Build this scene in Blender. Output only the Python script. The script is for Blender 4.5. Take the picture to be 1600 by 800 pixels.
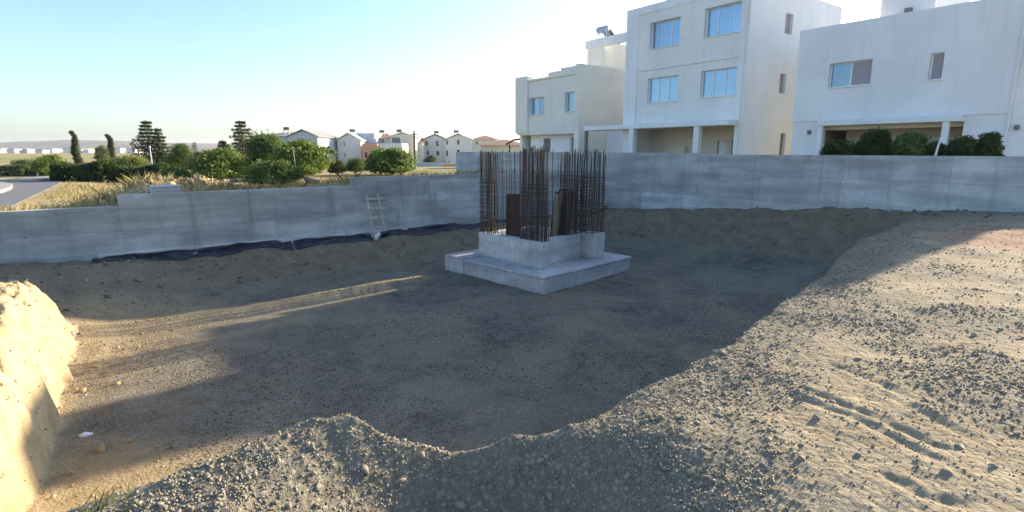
import bpy, bmesh, math, random
import numpy as np
from mathutils import Vector, Matrix
random.seed(7); RNG = np.random.default_rng(11)
for o in list(bpy.data.objects): bpy.data.objects.remove(o)
scene = bpy.context.scene
COL = scene.collection
R = math.radians

# ------------------------------------------------------------------ camera, sky, sun, exposure
EYE = 3.5
PITCH = R(11.05)
FPX = 845.0
cam_d = bpy.data.cameras.new('camera'); cam = bpy.data.objects.new('camera', cam_d); COL.objects.link(cam)
cam.location = (0, 0, EYE); cam.rotation_euler = (R(90) - PITCH, 0, 0)
cam_d.sensor_width = 36; cam_d.lens = 36 * FPX / 1600; cam_d.clip_start = 0.05; cam_d.clip_end = 20000
scene.camera = cam

SUN_AZ, SUN_EL = R(50.5), R(19.4)
w = bpy.data.worlds.new('World'); scene.world = w; w.use_nodes = True
nt = w.node_tree; nt.nodes.clear()
sky = nt.nodes.new('ShaderNodeTexSky'); sky.sky_type = 'NISHITA'; sky.sun_disc = False
sky.sun_elevation = SUN_EL; sky.sun_rotation = SUN_AZ
sky.air_density = 1.0; sky.dust_density = 1.3; sky.ozone_density = 3.5; sky.altitude = 0
bg = nt.nodes.new('ShaderNodeBackground'); bg.inputs['Strength'].default_value = 0.125
wo = nt.nodes.new('ShaderNodeOutputWorld')
nt.links.new(sky.outputs[0], bg.inputs[0]); nt.links.new(bg.outputs[0], wo.inputs[0])
sd = bpy.data.lights.new('sun', 'SUN'); sd.energy = 4.8; sd.angle = R(0.55); sd.color = (1.0, 0.86, 0.66)
sun = bpy.data.objects.new('sun', sd); COL.objects.link(sun)
sdir = Vector((math.sin(SUN_AZ) * math.cos(SUN_EL), math.cos(SUN_AZ) * math.cos(SUN_EL), math.sin(SUN_EL)))
sun.rotation_euler = sdir.to_track_quat('Z', 'Y').to_euler(); sun.location = (20, 20, 30)
vs = scene.view_settings
vs.view_transform = 'Standard'; vs.look = 'None'; vs.gamma = 1; vs.use_curve_mapping = False
vs.exposure = 1.38

# ------------------------------------------------------------------ frames of the place
CP, SP = math.cos(PITCH), math.sin(PITCH)
C0 = np.array([3.7, 23.5])                    # inner corner of the two site walls
U = np.array([.590, -.807]); U /= np.linalg.norm(U)      # along the right wall / house fronts
B = np.array([-U[1], U[0]])                   # away from the camera, along the left wall
def at(px, py, Y):
    """point of the place seen at a photograph pixel, Y metres ahead"""
    a, b = px - 800, 400 - py
    r = (a, FPX * CP + b * SP, b * CP - FPX * SP); t = Y / r[1]
    return Vector((r[0] * t, Y, EYE + r[2] * t))
def onz(px, py, z):
    a, b = px - 800, 400 - py
    r = (a, FPX * CP + b * SP, b * CP - FPX * SP); t = (z - EYE) / r[2]
    return (r[0] * t, r[1] * t)

# ------------------------------------------------------------------ helpers
def link(o, parent=None):
    COL.objects.link(o)
    if parent is not None: o.parent = parent
    return o
def tag(o, label=None, cat=None, group=None, kind=None):
    if label: o['label'] = label
    if cat: o['category'] = cat
    if group: o['group'] = group
    if kind: o['kind'] = kind
    return o
def empty(name, loc=(0, 0, 0), rz=0):
    o = bpy.data.objects.new(name, None); o.location = loc; o.rotation_euler = (0, 0, rz); o.empty_display_size = .3
    return link(o)
class MB:
    def __init__(s): s.v = []; s.f = []
    def add(s, vs_, fs):
        n = len(s.v); s.v += [tuple(v) for v in vs_]; s.f += [tuple(i + n for i in f) for f in fs]; return s
    def box(s, x0, x1, y0, y1, z0, z1):
        return s.add([(x0,y0,z0),(x1,y0,z0),(x1,y1,z0),(x0,y1,z0),(x0,y0,z1),(x1,y0,z1),(x1,y1,z1),(x0,y1,z1)],
                     [(0,3,2,1),(4,5,6,7),(0,1,5,4),(1,2,6,5),(2,3,7,6),(3,0,4,7)])
    def cbox(s, x0, x1, y0, y1, z0, z1, c=.01):
        """box with chamfered edges"""
        bm = bmesh.new(); bmesh.ops.create_cube(bm, size=1)
        for v in bm.verts: v.co = Vector(((x0+x1)/2 + v.co.x*(x1-x0), (y0+y1)/2 + v.co.y*(y1-y0), (z0+z1)/2 + v.co.z*(z1-z0)))
        bmesh.ops.bevel(bm, geom=bm.edges[:], offset=c, segments=1, affect='EDGES')
        bm.verts.index_update(); s.add([v.co[:] for v in bm.verts], [[v.index for v in f.verts] for f in bm.faces]); bm.free(); return s
    def tube(s, pts, rad, n=8, cap=True):
        pts = [Vector(p) for p in pts]
        if not hasattr(rad, '__len__'): rad = [rad] * len(pts)
        rings = []
        for i, p in enumerate(pts):
            t = (pts[min(i+1, len(pts)-1)] - pts[max(i-1, 0)]).normalized()
            a = t.orthogonal().normalized() if i == 0 else (A - t * A.dot(t)).normalized()
            A = a; b = t.cross(a)
            rings.append([p + (a * math.cos(2*math.pi*k/n) + b * math.sin(2*math.pi*k/n)) * rad[i] for k in range(n)])
        vs_ = [v for r in rings for v in r]; fs = []
        for i in range(len(pts)-1):
            for k in range(n): fs.append((i*n+k, i*n+(k+1)%n, (i+1)*n+(k+1)%n, (i+1)*n+k))
        if cap: fs.append(tuple(range(n))[::-1]); fs.append(tuple((len(pts)-1)*n + k for k in range(n)))
        return s.add(vs_, fs)
    def quad(s, a, b, c, d): return s.add([a, b, c, d], [(0, 1, 2, 3)])
    def prism(s, poly, y0, y1):
        """polygon in x,z extruded along y"""
        n = len(poly)
        vs_ = [(x, y0, z) for x, z in poly] + [(x, y1, z) for x, z in poly]
        fs = [tuple(range(n)), tuple(range(n, 2*n))[::-1]] + [(i, i+n, (i+1)%n+n, (i+1)%n) for i in range(n)]
        return s.add(vs_, fs)
    def wall(s, u0, u1, z0, z1, holes, y0, y1):
        """wall slab in the u-z plane, y0 front, y1 back, with rectangular openings (reveals included)"""
        us = sorted({u0, u1, *[h[0] for h in holes], *[h[1] for h in holes]}); zs = sorted({z0, z1, *[h[2] for h in holes], *[h[3] for h in holes]})
        us = [u for u in us if u0 <= u <= u1]; zs = [z for z in zs if z0 <= z <= z1]
        def solid(i, j):
            if i < 0 or j < 0 or i >= len(us)-1 or j >= len(zs)-1: return False
            cu, cz = (us[i]+us[i+1])/2, (zs[j]+zs[j+1])/2
            return not any(h[0] < cu < h[1] and h[2] < cz < h[3] for h in holes)
        for i in range(len(us)-1):
            for j in range(len(zs)-1):
                if not solid(i, j): continue
                a, b, c, d = us[i], us[i+1], zs[j], zs[j+1]
                s.quad((a,y0,c),(b,y0,c),(b,y0,d),(a,y0,d)); s.quad((b,y1,c),(a,y1,c),(a,y1,d),(b,y1,d))
                if not solid(i-1, j): s.quad((a,y1,c),(a,y0,c),(a,y0,d),(a,y1,d))
                if not solid(i+1, j): s.quad((b,y0,c),(b,y1,c),(b,y1,d),(b,y0,d))
                if not solid(i, j-1): s.quad((a,y1,c),(b,y1,c),(b,y0,c),(a,y0,c))
                if not solid(i, j+1): s.quad((a,y0,d),(b,y0,d),(b,y1,d),(a,y1,d))
        return s
    def mesh(s, name):
        m = bpy.data.meshes.new(name); m.from_pydata(s.v, [], s.f); m.update(); return m
    def build(s, name, mat, parent=None, smooth=False, loc=None):
        m = s.mesh(name); m.materials.append(mat)
        if smooth: m.polygons.foreach_set('use_smooth', [True] * len(m.polygons))
        o = bpy.data.objects.new(name, m); link(o, parent)
        if loc is not None: o.location = loc
        return o
def np_mesh(name, V, F, mat, smooth=False):
    """big mesh from numpy arrays; F is (n,k)"""
    m = bpy.data.meshes.new(name); V = np.asarray(V, np.float32); F = np.asarray(F, np.int32); k = F.shape[1]
    m.vertices.add(len(V)); m.vertices.foreach_set('co', V.ravel())
    m.loops.add(F.size); m.loops.foreach_set('vertex_index', F.ravel())
    m.polygons.add(len(F)); m.polygons.foreach_set('loop_start', np.arange(0, F.size, k, dtype=np.int32))
    try: m.polygons.foreach_set('loop_total', np.full(len(F), k, np.int32))
    except Exception: pass
    if smooth: m.polygons.foreach_set('use_smooth', np.ones(len(F), bool))
    m.update(calc_edges=True); m.validate()
    m.materials.append(mat); return m

# smooth value noise in numpy
_T = RNG.random((256, 256))
def vnoise(x, y):
    xi, yi = np.floor(x).astype(int), np.floor(y).astype(int); fx, fy = x - xi, y - yi
    fx = fx*fx*fx*(fx*(fx*6-15)+10); fy = fy*fy*fy*(fy*(fy*6-15)+10)
    a = _T[xi & 255, yi & 255]; b = _T[(xi+1) & 255, yi & 255]; c = _T[xi & 255, (yi+1) & 255]; d = _T[(xi+1) & 255, (yi+1) & 255]
    return (a*(1-fx)+b*fx)*(1-fy) + (c*(1-fx)+d*fx)*fy - .5
def fbm(x, y, freq, octs, gain=.5):
    t = 0; a = 1
    for k in range(octs):
        c, s_ = math.cos(k*.9), math.sin(k*.9)
        t = t + a * vnoise((x*c - y*s_)*freq + 17.3*k, (x*s_ + y*c)*freq + 9.1*k); a *= gain; freq *= 2.03
    return t
def sstep(a, b, x):
    t = np.clip((x - a) / (b - a), 0, 1); return t*t*(3-2*t)

# ------------------------------------------------------------------ materials
def mat_new(name):
    m = bpy.data.materials.new(name); m.use_nodes = True; n = m.node_tree; n.nodes.clear()
    out = n.nodes.new('ShaderNodeOutputMaterial'); p = n.nodes.new('ShaderNodeBsdfPrincipled')
    n.links.new(p.outputs[0], out.inputs[0]); return m, n, p
def node(n, t, **k):
    x = n.nodes.new(t)
    for a, v in k.items():
        if a in x.inputs: x.inputs[a].default_value = v
        else: setattr(x, a, v)
    return x
def mixc(n, fac, a, b, bt='MIX'):
    m = n.nodes.new('ShaderNodeMix'); m.data_type = 'RGBA'; m.blend_type = bt
    for s, v in ((m.inputs[0], fac), (m.inputs[6], a), (m.inputs[7], b)):
        if isinstance(v, bpy.types.NodeSocket): n.links.new(v, s)
        elif isinstance(v, (int, float)): s.default_value = v
        else: s.default_value = (*v, 1)
    return m.outputs[2]
def ramp(n, src, pts):
    r = n.nodes.new('ShaderNodeValToRGB'); e = r.color_ramp.elements
    while len(e) < len(pts): e.new(.5)
    for i, (p, c) in enumerate(pts):
        e[i].position = p; e[i].color = (c, c, c, 1) if isinstance(c, (int, float)) else (*c, 1)
    n.links.new(src, r.inputs[0]); return r.outputs[0]
def noise(n, scale, detail=4, rough=.55, vec=None, dist=0):
    x = node(n, 'ShaderNodeTexNoise', Scale=scale, Detail=detail, Roughness=rough, Distortion=dist)
    if vec is not None: n.links.new(vec, x.inputs['Vector'])
    return x.outputs[0]
def bump(n, p, h, strength, dist):
    b = node(n, 'ShaderNodeBump', Strength=strength, Distance=dist); n.links.new(h, b.inputs['Height'])
    n.links.new(b.outputs[0], p.inputs['Normal']); return b
def simple(name, col, rough=.8, var=.12, scale=6, metal=0, bmp=0, spec=.3, stretch=None):
    m, n, p = mat_new(name); tc = node(n, 'ShaderNodeTexCoord'); vec = tc.outputs['Object']
    if stretch:
        mp = node(n, 'ShaderNodeMapping'); mp.inputs['Scale'].default_value = stretch; n.links.new(vec, mp.inputs[0]); vec = mp.outputs[0]
    f = noise(n, scale, 5, .6, vec); dk = tuple(c*(1-var*2) for c in col); lt = tuple(min(1, c*(1+var)) for c in col)
    n.links.new(mixc(n, ramp(n, f, [(.3, 0), (.7, 1)]), dk, lt), p.inputs['Base Color'])
    p.inputs['Roughness'].default_value = rough; p.inputs['Metallic'].default_value = metal; p.inputs['Specular IOR Level'].default_value = spec
    if bmp: bump(n, p, f, bmp, .02)
    return m
def concrete(name, a, b, panel=.12, banded=True):
    m, n, p = mat_new(name); tc = node(n, 'ShaderNodeTexCoord'); g = node(n, 'ShaderNodeNewGeometry'); pos = g.outputs['Position']
    mp = node(n, 'ShaderNodeMapping'); mp.inputs['Scale'].default_value = (.35, .35, 2.2); n.links.new(pos, mp.inputs[0])
    f1 = noise(n, 1.1, 5, .65, pos, .4); f2 = noise(n, 1.6, 4, .55, mp.outputs[0], .15); f3 = noise(n, 45, 3, .6, pos)
    mp2 = node(n, 'ShaderNodeMapping'); mp2.inputs['Scale'].default_value = (5, 5, .35); n.links.new(pos, mp2.inputs[0])
    f4 = noise(n, 1.0, 4, .6, mp2.outputs[0], .3)
    base = mixc(n, ramp(n, f1, [(.32, 0), (.68, 1)]), tuple(c*.88 for c in a), tuple(c*1.1 for c in b))
    base = mixc(n, ramp(n, f2, [(.40, .0), (.64, .75)]), base, tuple(c*.66 for c in a))
    wv = node(n, 'ShaderNodeTexWave', Scale=1.1, Distortion=2.5); wv.bands_direction = 'Z'; wv.inputs['Detail'].default_value = 3; n.links.new(pos, wv.inputs[0])
    base = mixc(n, ramp(n, wv.outputs['Fac'], [(.0, .13), (.08, 0)]), base, tuple(c*.62 for c in a))
    vt = node(n, 'ShaderNodeTexVoronoi', Scale=1.5); n.links.new(pos, vt.inputs['Vector']); base = mixc(n, ramp(n, vt.outputs['Distance'], [(.03, .75), (.05, 0)]), base, tuple(c*.35 for c in a))
    base = mixc(n, ramp(n, f4, [(.54, 0), (.76, .6)]), base, tuple(c*.5 for c in a))
    base = mixc(n, ramp(n, f3, [(.35, .5), (.5, 0)]), base, tuple(c*.8 for c in a))
    if 'footing' in name:
        base = mixc(n, ramp(n, noise(n, 2.6, 6, .7, pos, .6), [(.5, 0), (.72, .55)]), base, (.27, .25, .22)); base = mixc(n, ramp(n, noise(n, 1.7, 5, .6, mp2.outputs[0], .2), [(.56, 0), (.75, .5)]), base, (.30, .19, .12))
    oi = node(n, 'ShaderNodeObjectInfo'); rr = ramp(n, oi.outputs['Random'], [(0, 1 - panel*1.6), (1, 1 + panel)])
    n.links.new(mixc(n, 1.0, base, rr, 'MULTIPLY'), p.inputs['Base Color'])
    p.inputs['Roughness'].default_value = .88; p.inputs['Specular IOR Level'].default_value = .25
    ad = node(n, 'ShaderNodeMath', operation='ADD'); n.links.new(f3, ad.inputs[0]); n.links.new(f1, ad.inputs[1])
    bump(n, p, ad.outputs[0], .35, .012); return m
def plaster(name, col, dirt=.17):
    m, n, p = mat_new(name); g = node(n, 'ShaderNodeNewGeometry'); pos = g.outputs['Position']
    mp = node(n, 'ShaderNodeMapping'); mp.inputs['Scale'].default_value = (2.2, 2.2, .25); n.links.new(pos, mp.inputs[0])
    f1 = noise(n, .5, 5, .6, pos); f2 = noise(n, 1.2, 5, .65, mp.outputs[0], .4); f3 = noise(n, 60, 2, .5, pos)
    c = mixc(n, ramp(n, f1, [(.3, 0), (.7, 1)]), tuple(x*(1-dirt*.8) for x in col), col)
    c = mixc(n, ramp(n, f2, [(.52, 0), (.8, dirt*3)]), c, tuple(x*.72 for x in col))
    n.links.new(c, p.inputs['Base Color']); p.inputs['Roughness'].default_value = .9; p.inputs['Specular IOR Level'].default_value = .2
    bump(n, p, f3, .2, .004); return m
def leafmat(name, dark, light):
    m = bpy.data.materials.new(name); m.use_nodes = True; n = m.node_tree; n.nodes.clear()
    out = n.nodes.new('ShaderNodeOutputMaterial'); at_ = node(n, 'ShaderNodeAttribute', attribute_name='tint')
    c = mixc(n, at_.outputs['Fac'], dark, light)
    d = node(n, 'ShaderNodeBsdfPrincipled'); d.inputs['Roughness'].default_value = .6; d.inputs['Specular IOR Level'].default_value = .25; n.links.new(c, d.inputs['Base Color'])
    t = node(n, 'ShaderNodeBsdfTranslucent'); n.links.new(mixc(n, .5, c, (.30, .36, .05)), t.inputs[0])
    ms = node(n, 'ShaderNodeMixShader'); ms.inputs[0].default_value = .3
    n.links.new(d.outputs[0], ms.inputs[1]); n.links.new(t.outputs[0], ms.inputs[2]); n.links.new(ms.outputs[0], out.inputs[0]); return m
def glassmat(name, col, rough=.06):
    m, n, p = mat_new(name); tc = node(n, 'ShaderNodeTexCoord')
    f = noise(n, .7, 2, .5, tc.outputs['Object'])
    oi = node(n, 'ShaderNodeObjectInfo'); n.links.new(mixc(n, 1.0, mixc(n, f, tuple(c*.7 for c in col), col), ramp(n, oi.outputs['Random'], [(0, .5), (.35, .95), (1, 1.1)]), 'MULTIPLY'), p.inputs['Base Color'])
    p.inputs['Roughness'].default_value = rough; p.inputs['IOR'].default_value = 1.9; p.inputs['Metallic'].default_value = .35
    bump(n, p, noise(n, 1.3, 1, .5, tc.outputs['Object']), .03, .05); return m

M = {}
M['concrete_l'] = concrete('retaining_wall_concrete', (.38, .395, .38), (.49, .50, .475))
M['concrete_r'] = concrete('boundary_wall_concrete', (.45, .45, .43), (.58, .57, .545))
M['concrete_f'] = concrete('footing_concrete', (.50, .50, .48), (.62, .61, .58), .05)
M['concrete_w'] = concrete('pale_concrete', (.50, .49, .46), (.62, .60, .56), .03)
M['rust'] = simple('rusty_steel', (.105, .074, .060), .75, .3, 14, .35, .2)
M['rustgrey'] = simple('weathered_steel', (.17, .14, .125), .6, .28, 9, .55, .15)
M['ply'] = simple('brown_plywood', (.085, .05, .038), .7, .22, 5, 0, .15, .25, (1, 1, .12))
M['plyedge'] = simple('raw_timber', (.34, .26, .17), .8, .15, 7, 0, .15, .2, (4, 4, .4))
M['oldwood'] = simple('weathered_grey_wood', (.52, .46, .38), .85, .2, 6, 0, .2, .2, (3, 3, .4))
M['h1'] = plaster('cream_plaster', (.86, .82, .72)); M['h2'] = plaster('white_plaster', (.87, .87, .85)); M['h2b'] = plaster('off_white_plaster', (.86, .84, .79))
M['h3'] = plaster('pale_grey_plaster', (.86, .85, .83)); M['porch'] = plaster('beige_porch_plaster', (.80, .68, .58))
M['far_w'] = plaster('far_white_plaster', (.80, .77, .71)); M['far_g'] = plaster('far_grey_plaster', (.55, .58, .60)); M['far_o'] = plaster('orange_plaster', (.72, .40, .26)); M['far_y'] = plaster('far_cream_plaster', (.80, .72, .54))
M['alu'] = simple('white_aluminium', (.78, .79, .80), .4, .03, 8)
M['dkframe'] = simple('grey_shutter', (.20, .19, .19), .6, .1, 20)
M['glass'] = glassmat('sky_blue_glass', (.30, .50, .68)); M['glassd'] = glassmat('dark_glass', (.10, .13, .16))
M['shutter'] = simple('mauve_roller_shutter', (.36, .33, .34), .6, .06, 20)
M['metal'] = simple('galvanised_metal', (.50, .51, .52), .35, .1, 12, .8); M['tank'] = simple('grey_tank', (.40, .45, .55), .45, .1, 8, .3)
M['tiles'] = simple('terracotta_roof', (.34, .20, .14), .85, .25, 12, 0, .3); M['slate'] = simple('grey_roof', (.33, .32, .31), .8, .2, 8)
M['bark'] = simple('bark', (.14, .10, .07), .9, .25, 12, 0, .4, .1); M['pole'] = simple('pole_wood', (.10, .075, .06), .85, .2, 10); M['lamp'] = simple('pale_lamp_post', (.62, .62, .60), .5, .06, 10, .3)
M['white'] = simple('white_rag', (.78, .78, .78), .9, .06, 10)
M['kerb'] = simple('kerb_concrete', (.36, .34, .30), .85, .1, 9, 0, .2)
M['black'] = None

def black_plastic():
    m, n, p = mat_new('black_membrane'); g = node(n, 'ShaderNodeNewGeometry'); pos = g.outputs['Position']
    mp = node(n, 'ShaderNodeMapping'); mp.inputs['Scale'].default_value = (1, 1, 6); n.links.new(pos, mp.inputs[0])
    f = noise(n, 3, 5, .6, mp.outputs[0], .5)
    n.links.new(mixc(n, ramp(n, f, [(.42, 0), (.75, 1)]), (.012, .014, .022), (.06, .07, .10)), p.inputs['Base Color'])
    p.inputs['Roughness'].default_value = .42; bump(n, p, f, .6, .05); return m
M['black'] = black_plastic()

def ground_mat():
    m, n, p = mat_new('soil_and_gravel'); g = node(n, 'ShaderNodeNewGeometry'); pos = g.outputs['Position']
    A = lambda nm: node(n, 'ShaderNodeAttribute', attribute_name=nm).outputs['Fac']
    big = noise(n, .55, 6, .6, pos, .6); mid = noise(n, 3.2, 6, .62, pos, .5); fine = noise(n, 30, 5, .65, pos); grit = noise(n, 110, 3, .6, pos)
    vor = node(n, 'ShaderNodeTexVoronoi', Scale=26.0, Randomness=1.0); n.links.new(pos, vor.inputs['Vector'])
    vor2 = node(n, 'ShaderNodeTexVoronoi', Scale=62.0, Randomness=1.0); n.links.new(pos, vor2.inputs['Vector'])
    # loose tan soil
    soil = mixc(n, ramp(n, mid, [(.3, 0), (.7, 1)]), (.30, .235, .145), (.44, .355, .225))
    soil = mixc(n, ramp(n, big, [(.35, 0), (.7, .7)]), soil, (.36, .30, .205))
    soil = mixc(n, ramp(n, fine, [(.25, .55), (.45, 0)]), soil, (.20, .155, .095))
    # grey crushed gravel
    vc = ramp(n, vor.outputs['Color'], [(0, (.22, .19, .14)), (.5, (.31, .27, .20)), (1, (.42, .375, .29))])
    grav = mixc(n, ramp(n, vor.outputs['Distance'], [(.22, 0), (.5, .75)]), vc, (.19, .16, .11))
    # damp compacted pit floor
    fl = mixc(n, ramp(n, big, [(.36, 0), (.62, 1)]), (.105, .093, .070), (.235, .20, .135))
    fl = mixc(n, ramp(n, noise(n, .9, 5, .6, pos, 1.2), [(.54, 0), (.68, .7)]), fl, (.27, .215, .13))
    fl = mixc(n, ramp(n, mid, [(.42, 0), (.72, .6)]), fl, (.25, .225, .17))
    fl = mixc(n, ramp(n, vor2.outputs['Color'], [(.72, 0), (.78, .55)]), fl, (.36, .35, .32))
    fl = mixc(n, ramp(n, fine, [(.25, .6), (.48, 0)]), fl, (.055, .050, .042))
    tr = mixc(n, ramp(n, mid, [(.35, 0), (.65, 1)]), (.33, .24, .13), (.46, .35, .19))   # yellow clay of wheel tracks
    bank = mixc(n, ramp(n, mid, [(.32, 0), (.66, 1)]), (.45, .325, .17), (.62, .48, .285))
    bank = mixc(n, ramp(n, noise(n, 7, 5, .65, pos, .7), [(.28, .85), (.42, 0)]), bank, (.27, .19, .10))
    dirt = mixc(n, ramp(n, mid, [(.3, 0), (.7, 1)]), (.13, .105, .07), (.24, .20, .135))
    red = mixc(n, mid, (.30, .17, .11), (.46, .28, .19))
    field = mixc(n, ramp(n, noise(n, .035, 4, .55, pos, .5), [(.4, 0), (.56, 1)]), (.43, .31, .18), (.22, .24, .08))
    field = mixc(n, ramp(n, noise(n, 1.5, 5, .6, pos), [(.35, 0), (.7, .6)]), field, (.34, .26, .13))
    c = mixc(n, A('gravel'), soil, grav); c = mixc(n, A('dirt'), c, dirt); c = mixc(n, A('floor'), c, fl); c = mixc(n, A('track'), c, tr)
    c = mixc(n, A('bank'), c, bank); c = mixc(n, A('red'), c, red); c = mixc(n, A('field'), c, field); c = mixc(n, A('straw'), c, mixc(n, ramp(n, noise(n, 2.2, 5, .65, pos, .5), [(.35, 0), (.65, 1)]), (.33, .235, .115), (.52, .40, .21)))
    n.links.new(c, p.inputs['Base Color']); p.inputs['Roughness'].default_value = .95; p.inputs['Specular IOR Level'].default_value = .12
    h1 = node(n, 'ShaderNodeMath', operation='MULTIPLY'); h1.inputs[1].default_value = -1.2; n.links.new(vor.outputs['Distance'], h1.inputs[0])
    h2 = node(n, 'ShaderNodeMath', operation='ADD'); n.links.new(h1.outputs[0], h2.inputs[0]); n.links.new(fine, h2.inputs[1])
    h3 = node(n, 'ShaderNodeMath', operation='ADD'); n.links.new(h2.outputs[0], h3.inputs[0]); n.links.new(grit, h3.inputs[1])
    bump(n, p, h3.outputs[0], .55, .022); return m
M['ground'] = ground_mat()

# ------------------------------------------------------------------ the ground: one sheet to the horizon
FOOT = np.array([(-4.9,4.9),(-5.7,6.2),(-6.7,7.7),(-8.2,9.7),(-9.6,11.2),(-8.4,12.5),(-5,14.9),(0,18.6),(2.8,20.0),(5.0,18.6),(7.4,16.0),(8.7,14.2),
                 (8.0,12.4),(5.7,10.2),(3.9,8.0),(2.5,6.5),(1.5,5.4),(.7,4.6),(.2,4.25),(-.6,4.15),(-1.3,4.5),(-1.9,4.0),(-2.4,3.55),(-3.0,3.3),(-3.8,3.45),(-4.5,4.2)])
def poly_sd(x, y, P):
    d = np.full(x.shape, 1e9); ins = np.zeros(x.shape, bool); j = len(P) - 1
    for i in range(len(P)):
        ax, ay = P[j]; bx, by = P[i]; ex, ey = bx-ax, by-ay
        t = np.clip(((x-ax)*ex + (y-ay)*ey) / (ex*ex+ey*ey), 0, 1)
        d = np.minimum(d, (x-ax-t*ex)**2 + (y-ay-t*ey)**2)
        c = ((ay > y) != (by > y)) & (x < (bx-ax)*(y-ay)/(by-ay+1e-12)+ax); ins ^= c; j = i
    return np.where(ins, -1, 1) * np.sqrt(d)
# heights of the undisturbed ground round the pit: x, y, z
NAT = [(-1.27,3.62,1.80),(-1.0,3.5,1.77),(-.75,3.3,1.62),(0,3.32,1.67),(.35,3.3,1.68),(.62,3.6,1.69),(1.08,4.2,1.70),(1.45,4.7,1.72),(2.4,5.6,1.78),(3.5,6.5,1.85),(4.8,7.7,1.87),
       (6.7,10.1,1.90),(8.6,12.6,1.90),(9.5,13.6,1.93),(11.5,12.4,2.08),(14,8,2.2),(8,8,2.05),(6.6,7.8,2.0),(10,10,2.1),
       (-1.75,3.3,1.68),(-2.0,3.05,1.62),(-2.3,2.75,1.55),(-3.2,2.4,1.35),(-4.3,2.7,1.4),
       (0,3.0,1.32),(-.3,2.9,1.22),(-.6,2.95,1.24),(0,2.6,1.0),(-.35,2.5,.95),(-.8,2.7,1.22),(.32,2.85,1.36),(.3,2.5,1.15),(0,2.1,.95),(-.9,2.35,1.25),(-1.25,2.75,1.5),(-1.5,2.6,1.58),(.62,2.9,1.66),(.75,2.55,1.66),(.75,3.2,1.75),(.45,3.15,1.68),(1.0,2.2,1.74),(1.4,2.6,1.82),(2,3,1.86),(3,4,1.9),(4,5,1.93),(5,6,1.98),(2.5,1.5,1.9),(5,3,2.0),(9,4,2.1),
       (0,1.2,1.2),(-1,1.2,1.4),(1.2,1.2,1.75),(0,0,1.8),(-3,0,1.7),(3,-2,1.9),(-6,-4,1.7),(0,-8,1.9),(8,-6,2.1),
       (-4.9,4.4,1.40),(-5.3,5.1,1.42),(-5.9,5.9,1.30),(-6.5,6.6,1.38),(-7.3,7.7,1.36),(-8.3,8.6,1.28),(-9.4,9.6,1.05),(-7.6,6.2,1.45),(-6,3.8,1.6),(-9,5,1.6),(-12,4,1.6),(-11.2,10.6,.95),(-13,9,1.05),(-9.9,12.3,.86),(-11.8,11.2,1.0),
       (-7.3,14.6,.80),(-5.2,16.2,.78),(-3.2,17.6,.80),(-.8,19.4,.85),(2.0,21.4,.95),(4.1,22.6,1.1),(5.2,20.9,1.25),(6.6,18.9,1.48),(8.2,16.7,1.75),(9.4,15.1,1.85)]
NAT = np.array(NAT)
def tps(P, lam=.02):
    d = np.linalg.norm(P[:, None, :2] - P[None, :, :2], axis=2); K = -d + 0; n_ = len(P)
    A = np.zeros((n_+1, n_+1)); A[:n_, :n_] = K - lam*np.eye(n_); A[:n_, n_] = 1; A[n_, :n_] = 1
    return np.linalg.solve(A, np.append(P[:, 2], 0))
W_NAT = tps(NAT)
def natural(x, y):
    z = np.full(x.shape, W_NAT[-1])
    for (a, b, c), w_ in zip(NAT, W_NAT[:-1]): z = z - w_ * np.hypot(x-a, y-b)
    return z
TRACKS = [((1240,606),(1340,650),(1459,712)), ((1262,600),(1360,644),(1478,703)), ((1390,619),(1450,652),(1515,687)), ((1459,547),(1510,562),(1565,581)), ((1475,541),(1525,556),(1585,574)), ((1390,737),(1445,768),(1509,784)), ((1300,560),(1380,600),(1420,625))]
TR_W = [[onz(*p, 1.9) for p in t] for t in TRACKS]
FTR = [((150,520),(400,478),(660,431)), ((170,540),(400,497),(640,446)), ((150,560),(300,535),(480,492))]
FTR_W = [[onz(*p, 0.05) for p in t] for t in FTR]
def line_d(x, y, pts):
    d = np.full(x.shape, 1e9)
    for (ax, ay), (bx, by) in zip(pts[:-1], pts[1:]):
        ex, ey = bx-ax, by-ay; t = np.clip(((x-ax)*ex+(y-ay)*ey)/(ex*ex+ey*ey), 0, 1); d = np.minimum(d, np.hypot(x-ax-t*ex, y-ay-t*ey))
    return d
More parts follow.
